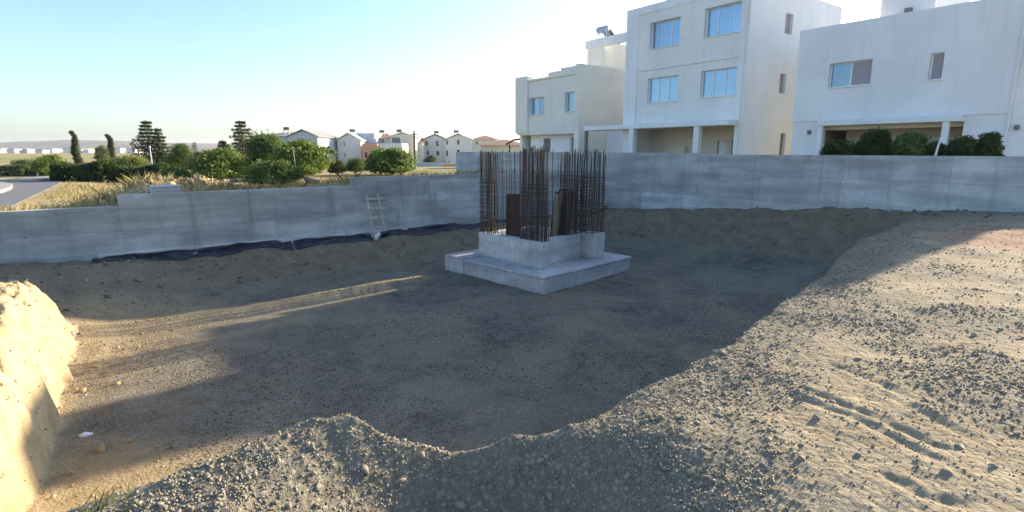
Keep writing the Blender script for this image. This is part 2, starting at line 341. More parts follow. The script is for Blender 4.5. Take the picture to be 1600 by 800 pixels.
def site(x, y):
    """height inside the two site walls + masks"""
    sd_ = poly_sd(x + .22*fbm(x, y, 1.1, 3), y + .22*fbm(x+40, y, 1.1, 3), FOOT)
    nat = natural(x, y)
    flo = .0 + .55*sstep(4.5, 9.5, x - .2*(14-y)) * sstep(8, 15, y) + .28*sstep(15, 20, y) + .25*sstep(-6.5, -10, x) + .05*fbm(x, y, .5, 4)
    left = sstep(-2.9, -4.4, x) * sstep(10.5, 8.5, y); far = sstep(11, 14, y)
    wid = .85*(1-left)*(1-far) + .5*left + 1.5*far*(1-left)
    t = np.clip(sd_/wid, 0, 1); prof = np.where(left > .5, 1-(1-t)**2.2, t*t*(3-2*t)*.5 + t*.5)
    z = flo + (nat - flo)*prof
    # soft spill at the foot of the near rim and far banks
    z = z + .10*np.exp(-(np.maximum(sd_, -9)/.5)**2)*(1-left)
    rough = .35 + .65*sstep(-.8, .2, sd_)
    z = z + .07*far*np.clip(sd_, 0, 1)*fbm(x, y, 1.3, 5, .62) + rough*(.07*fbm(x, y, .9, 3) + (.022 - .012*sstep(1.0, 2.0, x*.742 - y*.67 + 2.55))*fbm(x, y, 4.5, 3) + .009*fbm(x, y, 19, 2))
    z = z + left*np.clip(sd_*3, 0, 1)*(.24*fbm(x, y, 2.2, 5, .62) + .05*fbm(x, y, 11, 3) + .05*np.sin((x*.6+y*.8)*11 + 3*fbm(x, y, 1.5, 2))*sstep(.5, .05, sd_))
    gl = line_d(x, y, [(-4.7, 6.25), (-5.6, 5.75), (-6.6, 5.0), (-8.5, 4.2)]); z = z - left*np.clip(sd_*2, 0, 1)*(.62*np.exp(-(gl/.26)**2))
    for t_ in TR_W: z = z - .010*np.exp(-(line_d(x, y, t_)/.03)**2) + .005*np.exp(-((line_d(x, y, t_)-.075)/.03)**2)
    fd = np.min([line_d(x, y, t_) for t_ in FTR_W], axis=0)
    f0 = line_d(x, y, FTR_W[0]); z = z + np.where(sd_ < 0, .075*np.exp(-(f0/.24)**2), 0)
    m = {}
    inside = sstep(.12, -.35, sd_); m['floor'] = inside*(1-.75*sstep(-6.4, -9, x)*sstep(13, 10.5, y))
    m['bank'] = left*sstep(-.15, .15, sd_)
    rim = np.exp(-((sd_-.9)/1.1)**2)*(1-left)*(1-far)
    pr = sstep(-.1, .5, fbm(x, y, .55, 4) + .35 - .16*np.hypot(x-3.6, (y-3.6)*1.1) * 0)
    plate = sstep(1.15, 1.9, (x*.742 - y*.67) + 2.55 + .7*fbm(x, y, .8, 4))      # away from the rim, towards the lower right
    patch = sstep(-.05, .22, fbm(x+9, y+3, .9, 4))
    bowl = sstep(1.15, .4, x)*sstep(3.9, 3.4, y)
    m['gravel'] = np.clip((1 - .95*plate) + .7*patch*plate*.8 + bowl, 0, 1)*(1-left)*(1-far*sstep(0, .5, sd_)*.7)
    m['gravel'] = np.clip(m['gravel'] + sstep(.0, .3, fbm(x, y, .9, 3))*.0, 0, 1)
    m['gravel'] = m['gravel']*(1-.9*sstep(-1.75, -2.15, x + .5*fbm(x, y, 1.5, 3))*sstep(4.2, 3.6, y))
    m['dirt'] = far*sstep(-.3, .3, sd_)*.85*sstep(9.5, 11, y)
    m['dirt'] = np.maximum(m['dirt'], sstep(-6, -9, x)*sstep(8.8, 10.5, y)*sstep(-.4, .2, sd_)*.6)
    m['track'] = np.where(sd_ < .2, np.maximum(np.exp(-(f0/.24)**2)*.95, np.exp(-(fd/.2)**2)*.45), 0)*sstep(16.3, 14.5, y)
    m['track'] = np.maximum(m['track'], .6*sstep(-5.4, -7.2, x)*sstep(.3, -.2, sd_)*sstep(13, 11, y)*sstep(5.2, 6.8, y))
    m['track'] = np.maximum(m['track'], .8*sstep(-2.6, -3.8, x)*sstep(.6, -.3, sd_)*sstep(6.4, 5.4, y))
    m['red'] = sstep(1.6, .6, np.hypot((x-8.6), (y-8.9)*.8) + .8*fbm(x, y, 1, 3))*.9
    m['field'] = np.zeros(x.shape); return z, m
ROADP = np.array([onz(px, py, 1.74) for px, py in ((0,331),(38,312),(74,295),(97,284),(98,277),(50,280),(0,285))] + [(-52, 34), (-52, 10), (-19, 10)])
W_TOPS = [(-40, -16.83, 2.12), (-16.83, -10.8, 2.40), (-10.8, 0.0, 2.66)]     # left wall: from, to (along it), top
def height(x, y):
    x = np.asarray(x, float); y = np.asarray(y, float)
    dx, dy = x - C0[0], y - C0[1]; dR = dx*B[0] + dy*B[1]; dL = dx*U[0] + dy*U[1]
    zs, m = site(x, y)
    # outside, beyond the left wall
    top = np.where(dR < -16.83, 1.98, np.where(dR < -10.8, 2.22, 2.38))
    fall = sstep(0, -11, dL)
    zo = top*(1-fall) + 1.58*fall + .10*fbm(x, y, .35, 4)*(1-.7*fall) + .05*fbm(x, y, 2, 3)*sstep(60, 20, np.hypot(x, y))
    zo = zo + .50*np.exp(-(((dR+15.2)/2.4)**2 + ((dL+5.4)/1.5)**2))*(1+1.1*fbm(x, y, 1.6, 3))     # heap of spoil behind the wall
    zo = zo + .22*np.exp(-(((dR+6)/5)**2 + ((dL+4.2)/1.6)**2))
    r = np.hypot(x, y); zo = zo - .9*sstep(38, 110, r) + .5*fbm(x, y, .02, 3)*sstep(60, 200, r)
    rd = poly_sd(x, y, ROADP); zo = zo*sstep(.3, 4, rd) + 1.70*(1-sstep(.3, 4, rd))
    # behind the right wall: gardens
    zg = 1.70 + .05*fbm(x, y, .6, 3)
    zg = zg + (zo - zg)*sstep(-.2, -6, dL) if True else zg
    inR = sstep(.12, .20, dR); inL = sstep(-.10, -.18, dL)
    z = zs*(1-np.maximum(inR, inL)) + np.where(dL < -.1, zo, zg)*np.maximum(inR, inL)
    ins = 1 - np.maximum(inR, inL); far_ = sstep(20, 45, -y) + sstep(20, 40, np.abs(x)) ; far_ = np.clip(far_, 0, 1)
    z = z*(1-far_*ins) + 1.6*far_*ins
    for k in m: m[k] = m[k]*ins*(1-far_)
    m['field'] = np.clip(1-ins+far_, 0, 1); 
    heap = np.exp(-(((dR+15.2)/2.6)**2 + ((dL+5.4)/1.8)**2)) * (1-ins)
    m['bank'] = np.maximum(m['bank'], sstep(.3, .6, heap)); m['field'] = m['field']*(1-sstep(.3, .6, heap))
    m['straw'] = m['field']*sstep(52, 40, r)*sstep(-1, -2, dL)*.9
    return z, m
th = np.radians(np.concatenate([np.linspace(-180, -66, 50, endpoint=False), np.linspace(-66, 66, 760, endpoint=False), np.linspace(66, 180, 50, endpoint=False)]))
rr = np.concatenate([np.exp(np.linspace(math.log(.4), math.log(1.5), 25, endpoint=False)), np.exp(np.linspace(math.log(1.5), math.log(34), 560, endpoint=False)), np.exp(np.linspace(math.log(34), math.log(9000), 70))])
TH, RR = np.meshgrid(th, rr); GX, GY = RR*np.sin(TH), RR*np.cos(TH)
GZ, GM = height(GX, GY); nt_, nr_ = len(th), len(rr)
V = np.stack([GX.ravel(), GY.ravel(), GZ.ravel()], 1); V = np.vstack([V, [0, 0, float(height(np.array([0.]), np.array([0.]))[0][0])]])
i, j = np.meshgrid(np.arange(nr_-1), np.arange(nt_), indexing='ij'); i = i.ravel(); j = j.ravel(); j2 = (j+1) % nt_
F = np.stack([i*nt_+j, i*nt_+j2, (i+1)*nt_+j2, (i+1)*nt_+j], 1)[:, ::-1]
me = np_mesh('ground', V, F, M['ground'], True)
bmc = [(nr_*nt_)]
for k, a in GM.items():
    at_ = me.attributes.new(k, 'FLOAT', 'POINT'); at_.data.foreach_set('value', np.append(a.ravel(), 0).astype(np.float32))
ground = link(bpy.data.objects.new('ground', me)); tag(ground, kind='structure', label='excavated soil, gravel and dry fields reaching to the horizon')
def gz(x, y): return float(height(np.array([float(x)]), np.array([float(y)]))[0][0])
def hit(px, py):
    """where the ground lies at a place first judged from the photograph"""
    a, b = px - 800, 400 - py; r = np.array([a, FPX*CP + b*SP, b*CP - FPX*SP]); t = np.exp(np.linspace(math.log(1.2), math.log(30), 500))/r[1]
    z = height(r[0]*t, r[1]*t)[0]; k = int(np.argmax(EYE + r[2]*t < z)); return r[0]*t[k], r[1]*t[k]

# ------------------------------------------------------------------ loose stones
ICO = bmesh.new(); bmesh.ops.create_icosphere(ICO, subdivisions=1, radius=1); ICO.verts.ensure_lookup_table()
IV0 = np.array([v.co[:] for v in ICO.verts]); IF0 = np.array([[v.index for v in f.verts] for f in ICO.faces]); ICO.free()
OV = np.array([(1,0,0),(-1,0,0),(0,1,0),(0,-1,0),(0,0,1),(0,0,-1)], float); OF = np.array([(0,2,4),(2,1,4),(1,3,4),(3,0,4),(2,0,5),(1,2,5),(3,1,5),(0,3,5)])
def stones(n, size, pts, z, flat=.6, sink=.25, fine=False):
    """n irregular stones as one vertex/face array"""
    IV, IF = (OV, OF) if fine else (IV0, IF0)
    k = len(IV); v = np.repeat(IV[None], n, 0)*(1 + .7*(RNG.random((n, k, 1))-.5)) + .5*(RNG.random((n, k, 3))-.5)
    v *= np.stack([.7+.6*RNG.random(n), .7+.6*RNG.random(n), flat*(.6+.7*RNG.random(n))], 1)[:, None, :]
    q = RNG.normal(size=(n, 4)); q[:, 1:3] *= .45; q /= np.linalg.norm(q, axis=1)[:, None]; a, b, c, d = q.T
    Rm = np.stack([np.stack([1-2*(c*c+d*d), 2*(b*c-a*d), 2*(b*d+a*c)], 1), np.stack([2*(b*c+a*d), 1-2*(b*b+d*d), 2*(c*d-a*b)], 1), np.stack([2*(b*d-a*c), 2*(c*d+a*b), 1-2*(b*b+c*c)], 1)], 1)
    v = np.einsum('nij,nkj->nki', Rm, v)*size[:, None, None]
    v[:, :, 0] += pts[:, 0:1]; v[:, :, 1] += pts[:, 1:2]; v[:, :, 2] += (z + size*(flat-sink-.15))[:, None]
    return v.reshape(-1, 3), (IF[None] + (np.arange(n)*k)[:, None, None]).reshape(-1, 3)
def stone_mat(name, cols):
    m, n, p = mat_new(name); g = node(n, 'ShaderNodeNewGeometry')
    c = ramp(n, g.outputs['Random Per Island'], [(i_/(len(cols)-1), c_) for i_, c_ in enumerate(cols)])
    f = noise(n, 40, 4, .6, g.outputs['Position'])
    n.links.new(mixc(n, ramp(n, f, [(.3, .45), (.6, 0)]), c, (.17, .145, .10)), p.inputs['Base Color'])
    p.inputs['Roughness'].default_value = .92; p.inputs['Specular IOR Level'].default_value = .15; bump(n, p, f, .4, .01); return m
M['stone'] = stone_mat('crushed_stone', [(.22, .185, .125), (.33, .285, .205), (.26, .22, .155), (.42, .375, .29), (.29, .25, .18)])
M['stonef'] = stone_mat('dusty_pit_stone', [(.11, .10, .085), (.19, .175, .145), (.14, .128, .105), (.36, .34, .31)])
M['stoney'] = stone_mat('yellow_clod', [(.42, .31, .17), (.55, .43, .26), (.36, .26, .14), (.50, .39, .23)])
def scatter(name, n, dens, xr, yr, smin, smax, mat, label, power=3.0, fine=True):
    u = RNG.random((n*5, 2)); # more samples near the camera
    y = yr[0] + (yr[1]-yr[0])*u[:, 0]**1.5; half = np.maximum(1.2, y*1.05); x = -half + 2*half*u[:, 1]
    ok = (x > xr[0]) & (x < xr[1]); x, y = x[ok], y[ok]
    z, m = height(x, y); keep = RNG.random(len(x)) < dens(x, y, m); x, y, z = x[keep][:n], y[keep][:n], z[keep][:n]
    s = smin + (smax-smin)*RNG.random(len(x))**power
    s *= np.clip(.7 + .04*np.hypot(x, y), .7, 1.2)
    v, f = stones(len(x), s, np.stack([x, y], 1), z, fine=fine)
    o = link(bpy.data.objects.new(name, np_mesh(name, v, f, mat))); return tag(o, label, 'gravel', kind='stuff')
inS = lambda m: (m['field'] < .02)
scatter('gravel', 72000, lambda x, y, m: inS(m)*np.clip(m['gravel']*(1-m['floor'])*(.35+.9*sstep(-.25, .2, fbm(x, y, 1.7, 3))), 0, 1), (-4.2, 13), (1.7, 12), .004, .017, M['stone'], 'grey crushed stone strewn over the near rim of the pit', 2.6)
scatter('coarse_gravel', 2600, lambda x, y, m: inS(m)*np.clip(m['gravel']*(1-m['floor'])*(.2+.9*sstep(-.2, .25, fbm(x+3, y, 1.3, 3))), 0, 1), (-4.2, 13), (1.7, 11), .009, .028, M['stone'], 'coarser broken stone lying in the gravel of the near rim', 3.5, False)
scatter('soil_crumbs', 11000, lambda x, y, m: inS(m)*(1-m['gravel'])*(1-m['floor'])*(1-m['bank'])*.5, (-4, 13), (1.7, 12), .003, .011, M['stone'], 'scattered small stones on the tan plateau', 4)
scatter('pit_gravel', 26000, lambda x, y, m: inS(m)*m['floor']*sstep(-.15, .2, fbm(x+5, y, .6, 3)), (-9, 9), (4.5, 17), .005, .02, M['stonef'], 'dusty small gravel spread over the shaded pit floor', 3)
scatter('bank_clods', 2200, lambda x, y, m: inS(m)*np.clip(m['bank']+.6*m['track'], 0, 1), (-14, -3), (4, 11), .005, .03, M['stoney'], 'crumbled yellow clods on the sunlit left bank', 3)

scatter('far_bank_debris', 2600, lambda x, y, m: inS(m)*m['dirt'], (-12, 13), (9, 23), .01, .06, M['stonef'], 'stones and crumbs strewn along the foot of the back wall', 4)
# larger single stones that can be picked out
def single_stone(px, py, z0, size, mat, label, group, name='stone'):
    x, y = hit(px, py); z = gz(x, y)
    v, f = stones(1, np.array([size]), np.array([[0., 0.]]), np.array([0.]))
    o = link(bpy.data.objects.new(name, np_mesh(name, v, f, mat))); o.location = (x, y, z-size*.22); return tag(o, label, 'stone', group)
for k, (px, py, s_) in enumerate([(1480,742,.05),(1275,655,.05),(1200,690,.045),(1500,700,.04),(1120,650,.045),(1410,655,.04),(1340,715,.05),(1050,700,.04),(1170,610,.04),(1250,720,.045),(1100,745,.05),(1215,640,.04),(1550,730,.04),(1010,660,.045),(1060,620,.04)]):
    single_stone(px, py, 1.85, s_*.55, M['stone'], 'fist-sized grey stone lying on the sunlit ground right of the pit', 'larger stones on the sunlit ground')
for px, py, s_ in [(570,735,.045),(625,755,.04),(690,775,.055),(745,742,.045),(800,760,.05),(600,700,.035),(860,775,.045),(660,720,.04),(720,790,.05),(775,715,.035)]:
    single_stone(px, py, 1.5, s_*.8, M['stone'], 'grey stone in the shaded gravel hollow in the foreground', 'larger stones in the shaded hollow')
single_stone(133, 681, 0.05, .06, M['white'], 'small white stone on the pit floor beside the left bank', None, 'white_stone')
for px, py, s_ in [(112,560,.06),(150,575,.05),(185,600,.05),(128,612,.07),(205,690,.05),(160,705,.06),(110,740,.05)]:
    single_stone(px, py, .05, s_, M['stoney'], 'brown clod fallen to the foot of the left bank', 'clods at the foot of the left bank', 'earth_clod')

# ------------------------------------------------------------------ site walls
def frame_obj(name, origin, z=0.0):
    """empty whose x runs along U, y along B"""
    return empty(name, (origin[0], origin[1], z), math.atan2(U[1], U[0]))
rw = frame_obj('boundary_wall', C0)
tag(rw, 'long grey concrete wall in formwork bands along the back of the site', 'wall')
MB().box(-12.0, 19, .035, .25, 0.2, 3.345).build('wall_core', M['concrete_r'], rw)
seg = -12.0; cols = []
while seg < 19: 
    wd = random.choice([2.35, 2.45, 2.5]); cols.append((seg, min(19, seg+wd))); seg += wd
for a, b_ in cols:
    tz = 3.41 if (a+b_)/2 < 5.84 else 3.36
    for z0, z1 in ((0.35, 1.09), (1.10, 1.885), (1.895, 2.685), (2.695, tz)):
        d = random.uniform(0, .012); pb = MB().cbox(a+.001, b_-.001, d, .034, z0-.004, z1+.004, .004)
        pb.build('panel', M['concrete_r'], rw)
    MB().cbox(a+.003, b_-.003, .034, .262, 3.3, tz+random.uniform(-.002, .002), .012).build('coping', M['concrete_r'], rw)
lw = frame_obj('retaining_wall', C0)
tag(lw, 'grey concrete retaining wall with stepped top on the left of the pit', 'wall')
# in this frame x (along U) is the inner side, y runs along B (negative towards the camera's left)
for a, b_, t_ in W_TOPS:
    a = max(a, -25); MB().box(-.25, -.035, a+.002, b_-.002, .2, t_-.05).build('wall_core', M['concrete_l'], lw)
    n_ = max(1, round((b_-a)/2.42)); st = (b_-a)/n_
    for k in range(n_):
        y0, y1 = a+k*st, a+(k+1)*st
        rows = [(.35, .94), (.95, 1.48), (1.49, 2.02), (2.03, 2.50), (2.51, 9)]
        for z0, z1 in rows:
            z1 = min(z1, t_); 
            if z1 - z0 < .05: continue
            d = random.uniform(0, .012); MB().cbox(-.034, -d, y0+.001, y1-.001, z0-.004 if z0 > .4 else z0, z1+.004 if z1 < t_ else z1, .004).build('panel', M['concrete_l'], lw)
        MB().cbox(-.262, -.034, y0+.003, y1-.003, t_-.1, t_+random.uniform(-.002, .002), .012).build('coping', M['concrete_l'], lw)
# low footing ledge at the foot of the left wall
ld = MB(); yy = -17.4
while yy < -7.5:
    y1 = min(-7.5, yy+2.1); ld.cbox(.003, .16+random.uniform(-.02,.02), yy+.003, y1-.003, .3, .97+random.uniform(-.01,.01), .02); yy = y1
ld.build('footing_ledge', M['concrete_f'], lw)

def membrane(name, y0, y1, h, label, seed):
    """draped strip of black sheet along the wall foot (frame of the left wall)"""
    rg = np.random.default_rng(seed); n_, k = 110, 12; vs_ = []; t = np.linspace(y0, y1, n_)
    e1 = fbm(t*.9, t*0+seed, 1, 3); e2 = fbm(t*2.1, t*0+seed+7, 1, 3)
    Q = np.array([[C0 + B*t[i_] + U*(.17 + .10*s + .42*max(0, s-.55) + .05*e2[i_]*s*2 + .03*math.sin(s*9+t[i_]*3)) for s in np.linspace(0, 1, k)] for i_ in range(n_)])
    GQ = height(Q[:, :, 0], Q[:, :, 1])[0]
    for i_ in range(n_):
        p0 = C0 + B*t[i_]; end = min(1, (min(i_, n_-1-i_)+2)/9)
        for j_ in range(k):
            s = j_/(k-1); out = .17 + .10*s + .42*max(0, s-.55) + .05*e2[i_]*s*2 + .03*math.sin(s*9+t[i_]*3)
            q = Q[i_, j_]; g_ = GQ[i_, j_]
            zz = max(g_+.012, (.86+h*.5+.12*e1[i_])*(1-s)*end + (g_+.02)*s + .05*e2[i_]*s*(1-s)*4) if j_ else max(g_+.05, .86 + (h+.16*e1[i_])*end)
            vs_.append((q[0], q[1], zz))
    f = [(a*k+b, a*k+b+1, (a+1)*k+b+1, (a+1)*k+b) for a in range(n_-1) for b in range(k-1)]
    m = MB(); m.v = vs_; m.f = f; o = m.build(name, M['black'], smooth=True)
    so = o.modifiers.new('thick', 'SOLIDIFY'); so.thickness = .008
    return tag(o, label, 'plastic sheet', 'black membrane at the foot of the left wall')
membrane('plastic_sheet', -17.5, -12.8, .02, 'low crumpled black plastic sheet at the left end of the stepped wall foot', 3)
membrane('plastic_sheet', -12.75, -10.35, .08, 'short black plastic sheet between the low sheet and the ladder', 5)
membrane('plastic_sheet', -10.15, -3.0, .07, 'long black plastic sheet along the wall from the ladder to behind the footing', 8)
p = C0 + B*-10.25 + U*.45
tag(MB().tube([(p[0]-.05,p[1],gz(*p)-.02),(p[0],p[1],gz(*p)+.12),(p[0]+.08,p[1]-.02,gz(*p)+.19),(p[0]+.05,p[1],gz(*p)+.24)], [.07,.08,.05,.02], 7).build('cement_bag', M['white'], smooth=True), 'small white bag slumped below the ladder between the black sheets', 'bag')

# wooden ladder leaning on the left wall
ladder = frame_obj('wooden_ladder', C0 + B*-10.2, 0); tag(ladder, 'short grey wooden ladder leaning on the stepped concrete wall', 'ladder')
lb, lt = Vector((.50, 0, .95)), Vector((.035, 0, 2.12))
for s_ in (-.20, .22):
    MB().tube([(lb.x, s_, lb.z), (lt.x, s_+.02*(1 if s_ < 0 else -1), lt.z)], .026, 6).build('rail', M['oldwood'], ladder)
for k in range(4):
    c = lb.lerp(lt, .14 + .25*k); dz = random.uniform(-.03, .03)
    r_ = MB().cbox(c.x+.02, c.x+.055, -.29, .31, c.z-.035, c.z+.035, .006).build('rung', M['oldwood'], ladder); r_.rotation_euler = (random.uniform(-.05, .05), 0, 0); r_.location = (0, 0, -.02)

# ------------------------------------------------------------------ foundation of a lift core with starter bars
fd = empty('core_foundation', (.78, 13.02, 0.0), math.atan2(.70, .714))   # x = to the right-rear (b), y = to the left-rear (a)
fd.scale = (.95, .95, 1)
tag(fd, 'stepped concrete lift-core foundation bristling with rusty starter bars in the pit', 'foundation')
MB().cbox(0, 4.0, 0, 4.0, -.25, .36, .02).build('base_slab', M['concrete_f'], fd)
MB().cbox(-.03, 4.03, -.03, 3.25, .363, .43, .015).build('slab_top', M['concrete_f'], fd)
MB().cbox(-.06, 3.8, 3.256, 4.12, -.25, .47, .02).build('side_block', M['concrete_w'], fd)
PZ = 1.13
MB().cbox(.62, .90, .62, 1.55, .43, PZ+.02, .015).build('corner_pier', M['concrete_f'], fd)
MB().cbox(.74, .98, 1.553, 3.42, .43, PZ, .015).build('left_upstand', M['concrete_f'], fd)
MB().cbox(.903, 2.75, .95, 1.20, .43, PZ+.01, .015).build('right_upstand', M['concrete_f'], fd)
MB().cbox(2.753, 3.34, .50, 1.05, .43, PZ+.03, .015).build('end_pier', M['concrete_f'], fd)
MB().cbox(.983, 3.30, 3.17, 3.41, .43, PZ-.01, .015).build('rear_upstand', M['concrete_f'], fd)
MB().cbox(3.06, 3.30, 1.053, 3.167, .43, PZ-.02, .015).build('far_upstand', M['concrete_f'], fd)
# bars: a few shared meshes, copied
def bar_mesh(L, r_, bend, nm):
    pts = [(bend*math.sin(t*2.6)*.02, bend*math.cos(t*1.9)*.02, t*L) for t in (0, .25, .5, .75, 1)]
    return MB().tube(pts, r_, 5).mesh(nm)
bars = []
for k in range(5):
    bm_ = bar_mesh(2.50 + .03*k, .0105, (k-2)*.8, 'rebar'); bm_.materials.append(M['rustgrey'] if k % 2 else M['rust']); bars.append(bm_)
def put_bar(x, y, z0=.9, k=None):
    o = bpy.data.objects.new('rebar', bars[random.randrange(5) if k is None else k]); link(o, fd); o.location = (x+random.uniform(-.008,.008), y+random.uniform(-.008,.008), z0+random.uniform(-.03,.03))
    o.rotation_euler = (random.uniform(-.012, .012), random.uniform(-.012, .012), random.uniform(0, 6.28)); return o
def cage(x0, x1, y0, y1, nx, ny, ztop, nst, up=.9):
    for i_ in range(nx):
        for y in (y0, y1): put_bar(x0+(x1-x0)*i_/(nx-1), y, up)
    for j_ in range(1, ny-1):
        for x in (x0, x1): put_bar(x, y0+(y1-y0)*j_/(ny-1), up)
    e = .018
    tm = MB().tube([(x0-e,y0-e,0),(x1+e,y0-e,0),(x1+e,y1+e,0),(x0-e,y1+e,0),(x0-e,y0-e,0)], .007, 4).mesh('stirrup'); tm.materials.append(M['rust'])
    for s_ in range(nst):
        o = bpy.data.objects.new('stirrup', tm); link(o, fd); o.location = (0, 0, PZ+.05+(ztop-PZ-.05)*s_/(nst-1)+random.uniform(-.015,.015)); o.rotation_euler = (random.uniform(-.006,.006), random.uniform(-.006,.006), 0)
cage(.66, .86, .66, 1.51, 5, 15, 2.60, 28, 1.0)
for k in range(10): put_bar(.76, .72+.08*k, .97)          # front pier
cage(.78, .94, 2.80, 3.38, 4, 11, 2.66, 26)         # left end of the left wall
cage(2.79, 3.30, .55, 1.01, 9, 6, 2.72, 20)         # right pier
cage(3.10, 3.26, 1.20, 2.10, 2, 9, 2.72, 17)
cage(2.05, 2.70, 1.00, 1.15, 9, 2, 2.70, 19)        # far wall beside it
for k in range(6): put_bar(.82, 1.68+.19*k)          # thinner rows on the walls between
for k in range(4): put_bar(1.05+.26*k, 1.08)
for k in range(7): put_bar(1.1+.28*k, 3.29)
for k in range(4): put_bar(3.18, 2.3+.2*k)
# dark bar lashed across the right cage
MB().tube([(2.15,.92,1.72),(2.8,.50,1.80),(3.35,.47,1.92)], .035, 6).build('cross_bar', M['rust'], fd)
MB().tube([(2.1,.94,1.66),(3.34,.50,1.84)], .025, 6).build('cross_bar', M['rust'], fd)
fdm = Matrix.Translation((.78, 13.02, 0)) @ Matrix.Rotation(math.atan2(.70, .714), 4, 'Z')
def board(x, y, z, wd, ht, th_, tiltx, tilty, rz, mat, label):
    m = MB().cbox(-wd/2, wd/2, -th_/2, th_/2, 0, ht, .004).build('plywood_board', mat)
    m.matrix_world = fdm @ Matrix.Translation((x, y, z)) @ Matrix.Rotation(rz, 4, 'Z') @ Matrix.Rotation(tiltx, 4, 'X') @ Matrix.Rotation(tilty, 4, 'Y')
    return tag(m, label, 'board', 'boards leaning inside the foundation')
board(1.22, 2.35, .44, .40, 1.85, .03, .05, .02, R(-45), M['ply'], 'dark brown board standing behind the left upstand of the foundation')
board(1.05, 2.15, .44, .28, 1.72, .03, .03, .05, R(-45), M['ply'], 'narrow brown board beside the wider one left of the front cage')
board(2.25, 1.42, .44, .45, 1.95, .03, -.04, .10, R(-40), M['ply'], 'wide brown board leaning right of the front cage')
board(1.92, 1.40, .44, .10, 1.95, .05, .0, .12, R(-40), M['plyedge'], 'pale timber batten leaning just right of the front cage')
board(1.80, 1.36, .44, .09, 1.88, .05, .0, .08, R(-40), M['plyedge'], 'pale timber batten nearest the front cage')
board(2.02, 1.50, .44, .30, 1.90, .03, .0, .11, R(-40), M['ply'], 'brown board behind the pale battens in the foundation')
for k, (x, y, l) in enumerate([(.3, 1.6, .35), (.25, .5, .2), (.4, 2.4, .25)]):
    o = MB().cbox(-l/2, l/2, -.03, .03, 0, .025, .004).build('wood_offcut', M['oldwood']); o.matrix_world = fdm @ Matrix.Translation((x, y, .432)) @ Matrix.Rotation(k*1.1+.3, 4, 'Z')
    tag(o, 'small wood offcut lying on the base slab of the foundation', 'offcut', 'offcuts on the foundation slab')

# ------------------------------------------------------------------ houses behind the right wall
P2 = np.array([9.3, 29.2]); P3 = np.array([13.4, 25.9]); GF = 1.70
def window(par, u0, u1, z0, z1, y, panes, glass='glass', shut=(), fw=.05):
    """frame (part of the house) with its panes as sub-parts; y is the front of the frame"""
    m = MB(); n_ = panes; st = (u1-u0)/n_
    m.box(u0+.002, u1-.002, y, y+.06, z0+.002, z0+fw); m.box(u0+.002, u1-.002, y, y+.06, z1-fw, z1-.002)
    m.box(u0+.002, u0+fw, y+.002, y+.058, z0+fw, z1-fw); m.box(u1-fw, u1-.002, y+.002, y+.058, z0+fw, z1-fw)
    for k in range(1, n_): m.box(u0+k*st-fw*.6, u0+k*st+fw*.6, y+.002, y+.058, z0+fw, z1-fw)
    o = m.build('window', M['alu'], par)
    for k in range(n_):
        a, b_ = u0+k*st+(fw if k == 0 else fw*.6), u0+(k+1)*st-(fw if k == n_-1 else fw*.6)
        MB().box(a, b_, y+.025, y+.035, z0+fw, z1-fw).build('pane', M['shutter'] if k in shut else M[glass], o)
    return o
def sill(par, u0, u1, z, y, mat): MB().cbox(u0-.06, u1+.06, y-.06, y+.16, z-.05, z-.003, .006).build('sill', mat, par)

# --- middle house, three storeys
h = frame_obj('apartment_house', P2, 0); tag(h, 'tall white three-storey house with four wide three-pane windows behind the wall', 'house')
WN2 = [(-2.95,-.95,8.98,10.35),(.50,2.48,9.05,10.42),(-2.98,-.93,6.12,7.44),(.46,2.46,6.16,7.46)]
MB().wall(-3.75, 2.62, 7.88, 10.90, WN2[:2], .04, .34).build('upper_front', M['h2b'], h)
MB().wall(-3.75, 2.62, 4.96, 7.877, WN2[2:], .10, .34).build('lower_front', M['h2b'], h)
MB().box(-4.62, -3.752, 0, .34, 1.5, 10.897).build('left_pilaster', M['h2'], h)
MB().box(2.622, 3.0, 0, .34, 1.5, 10.897).build('right_pilaster', M['h2'], h)
MB().box(-4.62, 3.0, 0, .34, 10.90, 11.30).build('parapet', M['h2'], h)
SW2 = [(3.12, 3.85, 9.24, 10.22), (3.1, 3.7, 6.36, 7.33), (3.68, 4.22, 1.7, 4.39)]
sm = MB().wall(.342, 9.0, 1.5, 11.28, SW2, 0, .3)
so = sm.build('side_wall', M['h2'], h); so.rotation_euler = (0, 0, R(90)); so.location = (3.0, 0, 0)
for k, (a, b_, c, d) in enumerate(SW2):
    q = MB().box(a, b_, .16, .2, c, d).build('door' if k == 2 else 'window', M['dkframe'] if k == 2 else M['shutter'], h); q.rotation_euler = (0, 0, R(90)); q.location = (3.0, 0, 0)
MB().box(-4.62, -4.32, .342, 9.0, 1.5, 11.28).build('side_wall', M['h2'], h)
MB().box(-4.318, 2.698, 8.7, 9.0, 1.5, 11.27).build('rear_wall', M['h2'], h)
MB().box(-4.318, 2.698, .342, 8.698, 10.7, 10.85).build('roof', M['h2'], h)
MB().box(-4.318, 2.698, .342, 8.698, 7.7, 7.85).build('floor_slab', M['h2'], h)
MB().box(-4.318, 2.698, .342, 8.698, 4.75, 4.93).build('floor_slab', M['h2'], h)
for a in WN2: window(h, *a, .27, 3); sill(h, a[0], a[1], a[2], .04 if a[2] > 8 else .10, M['h2b'])
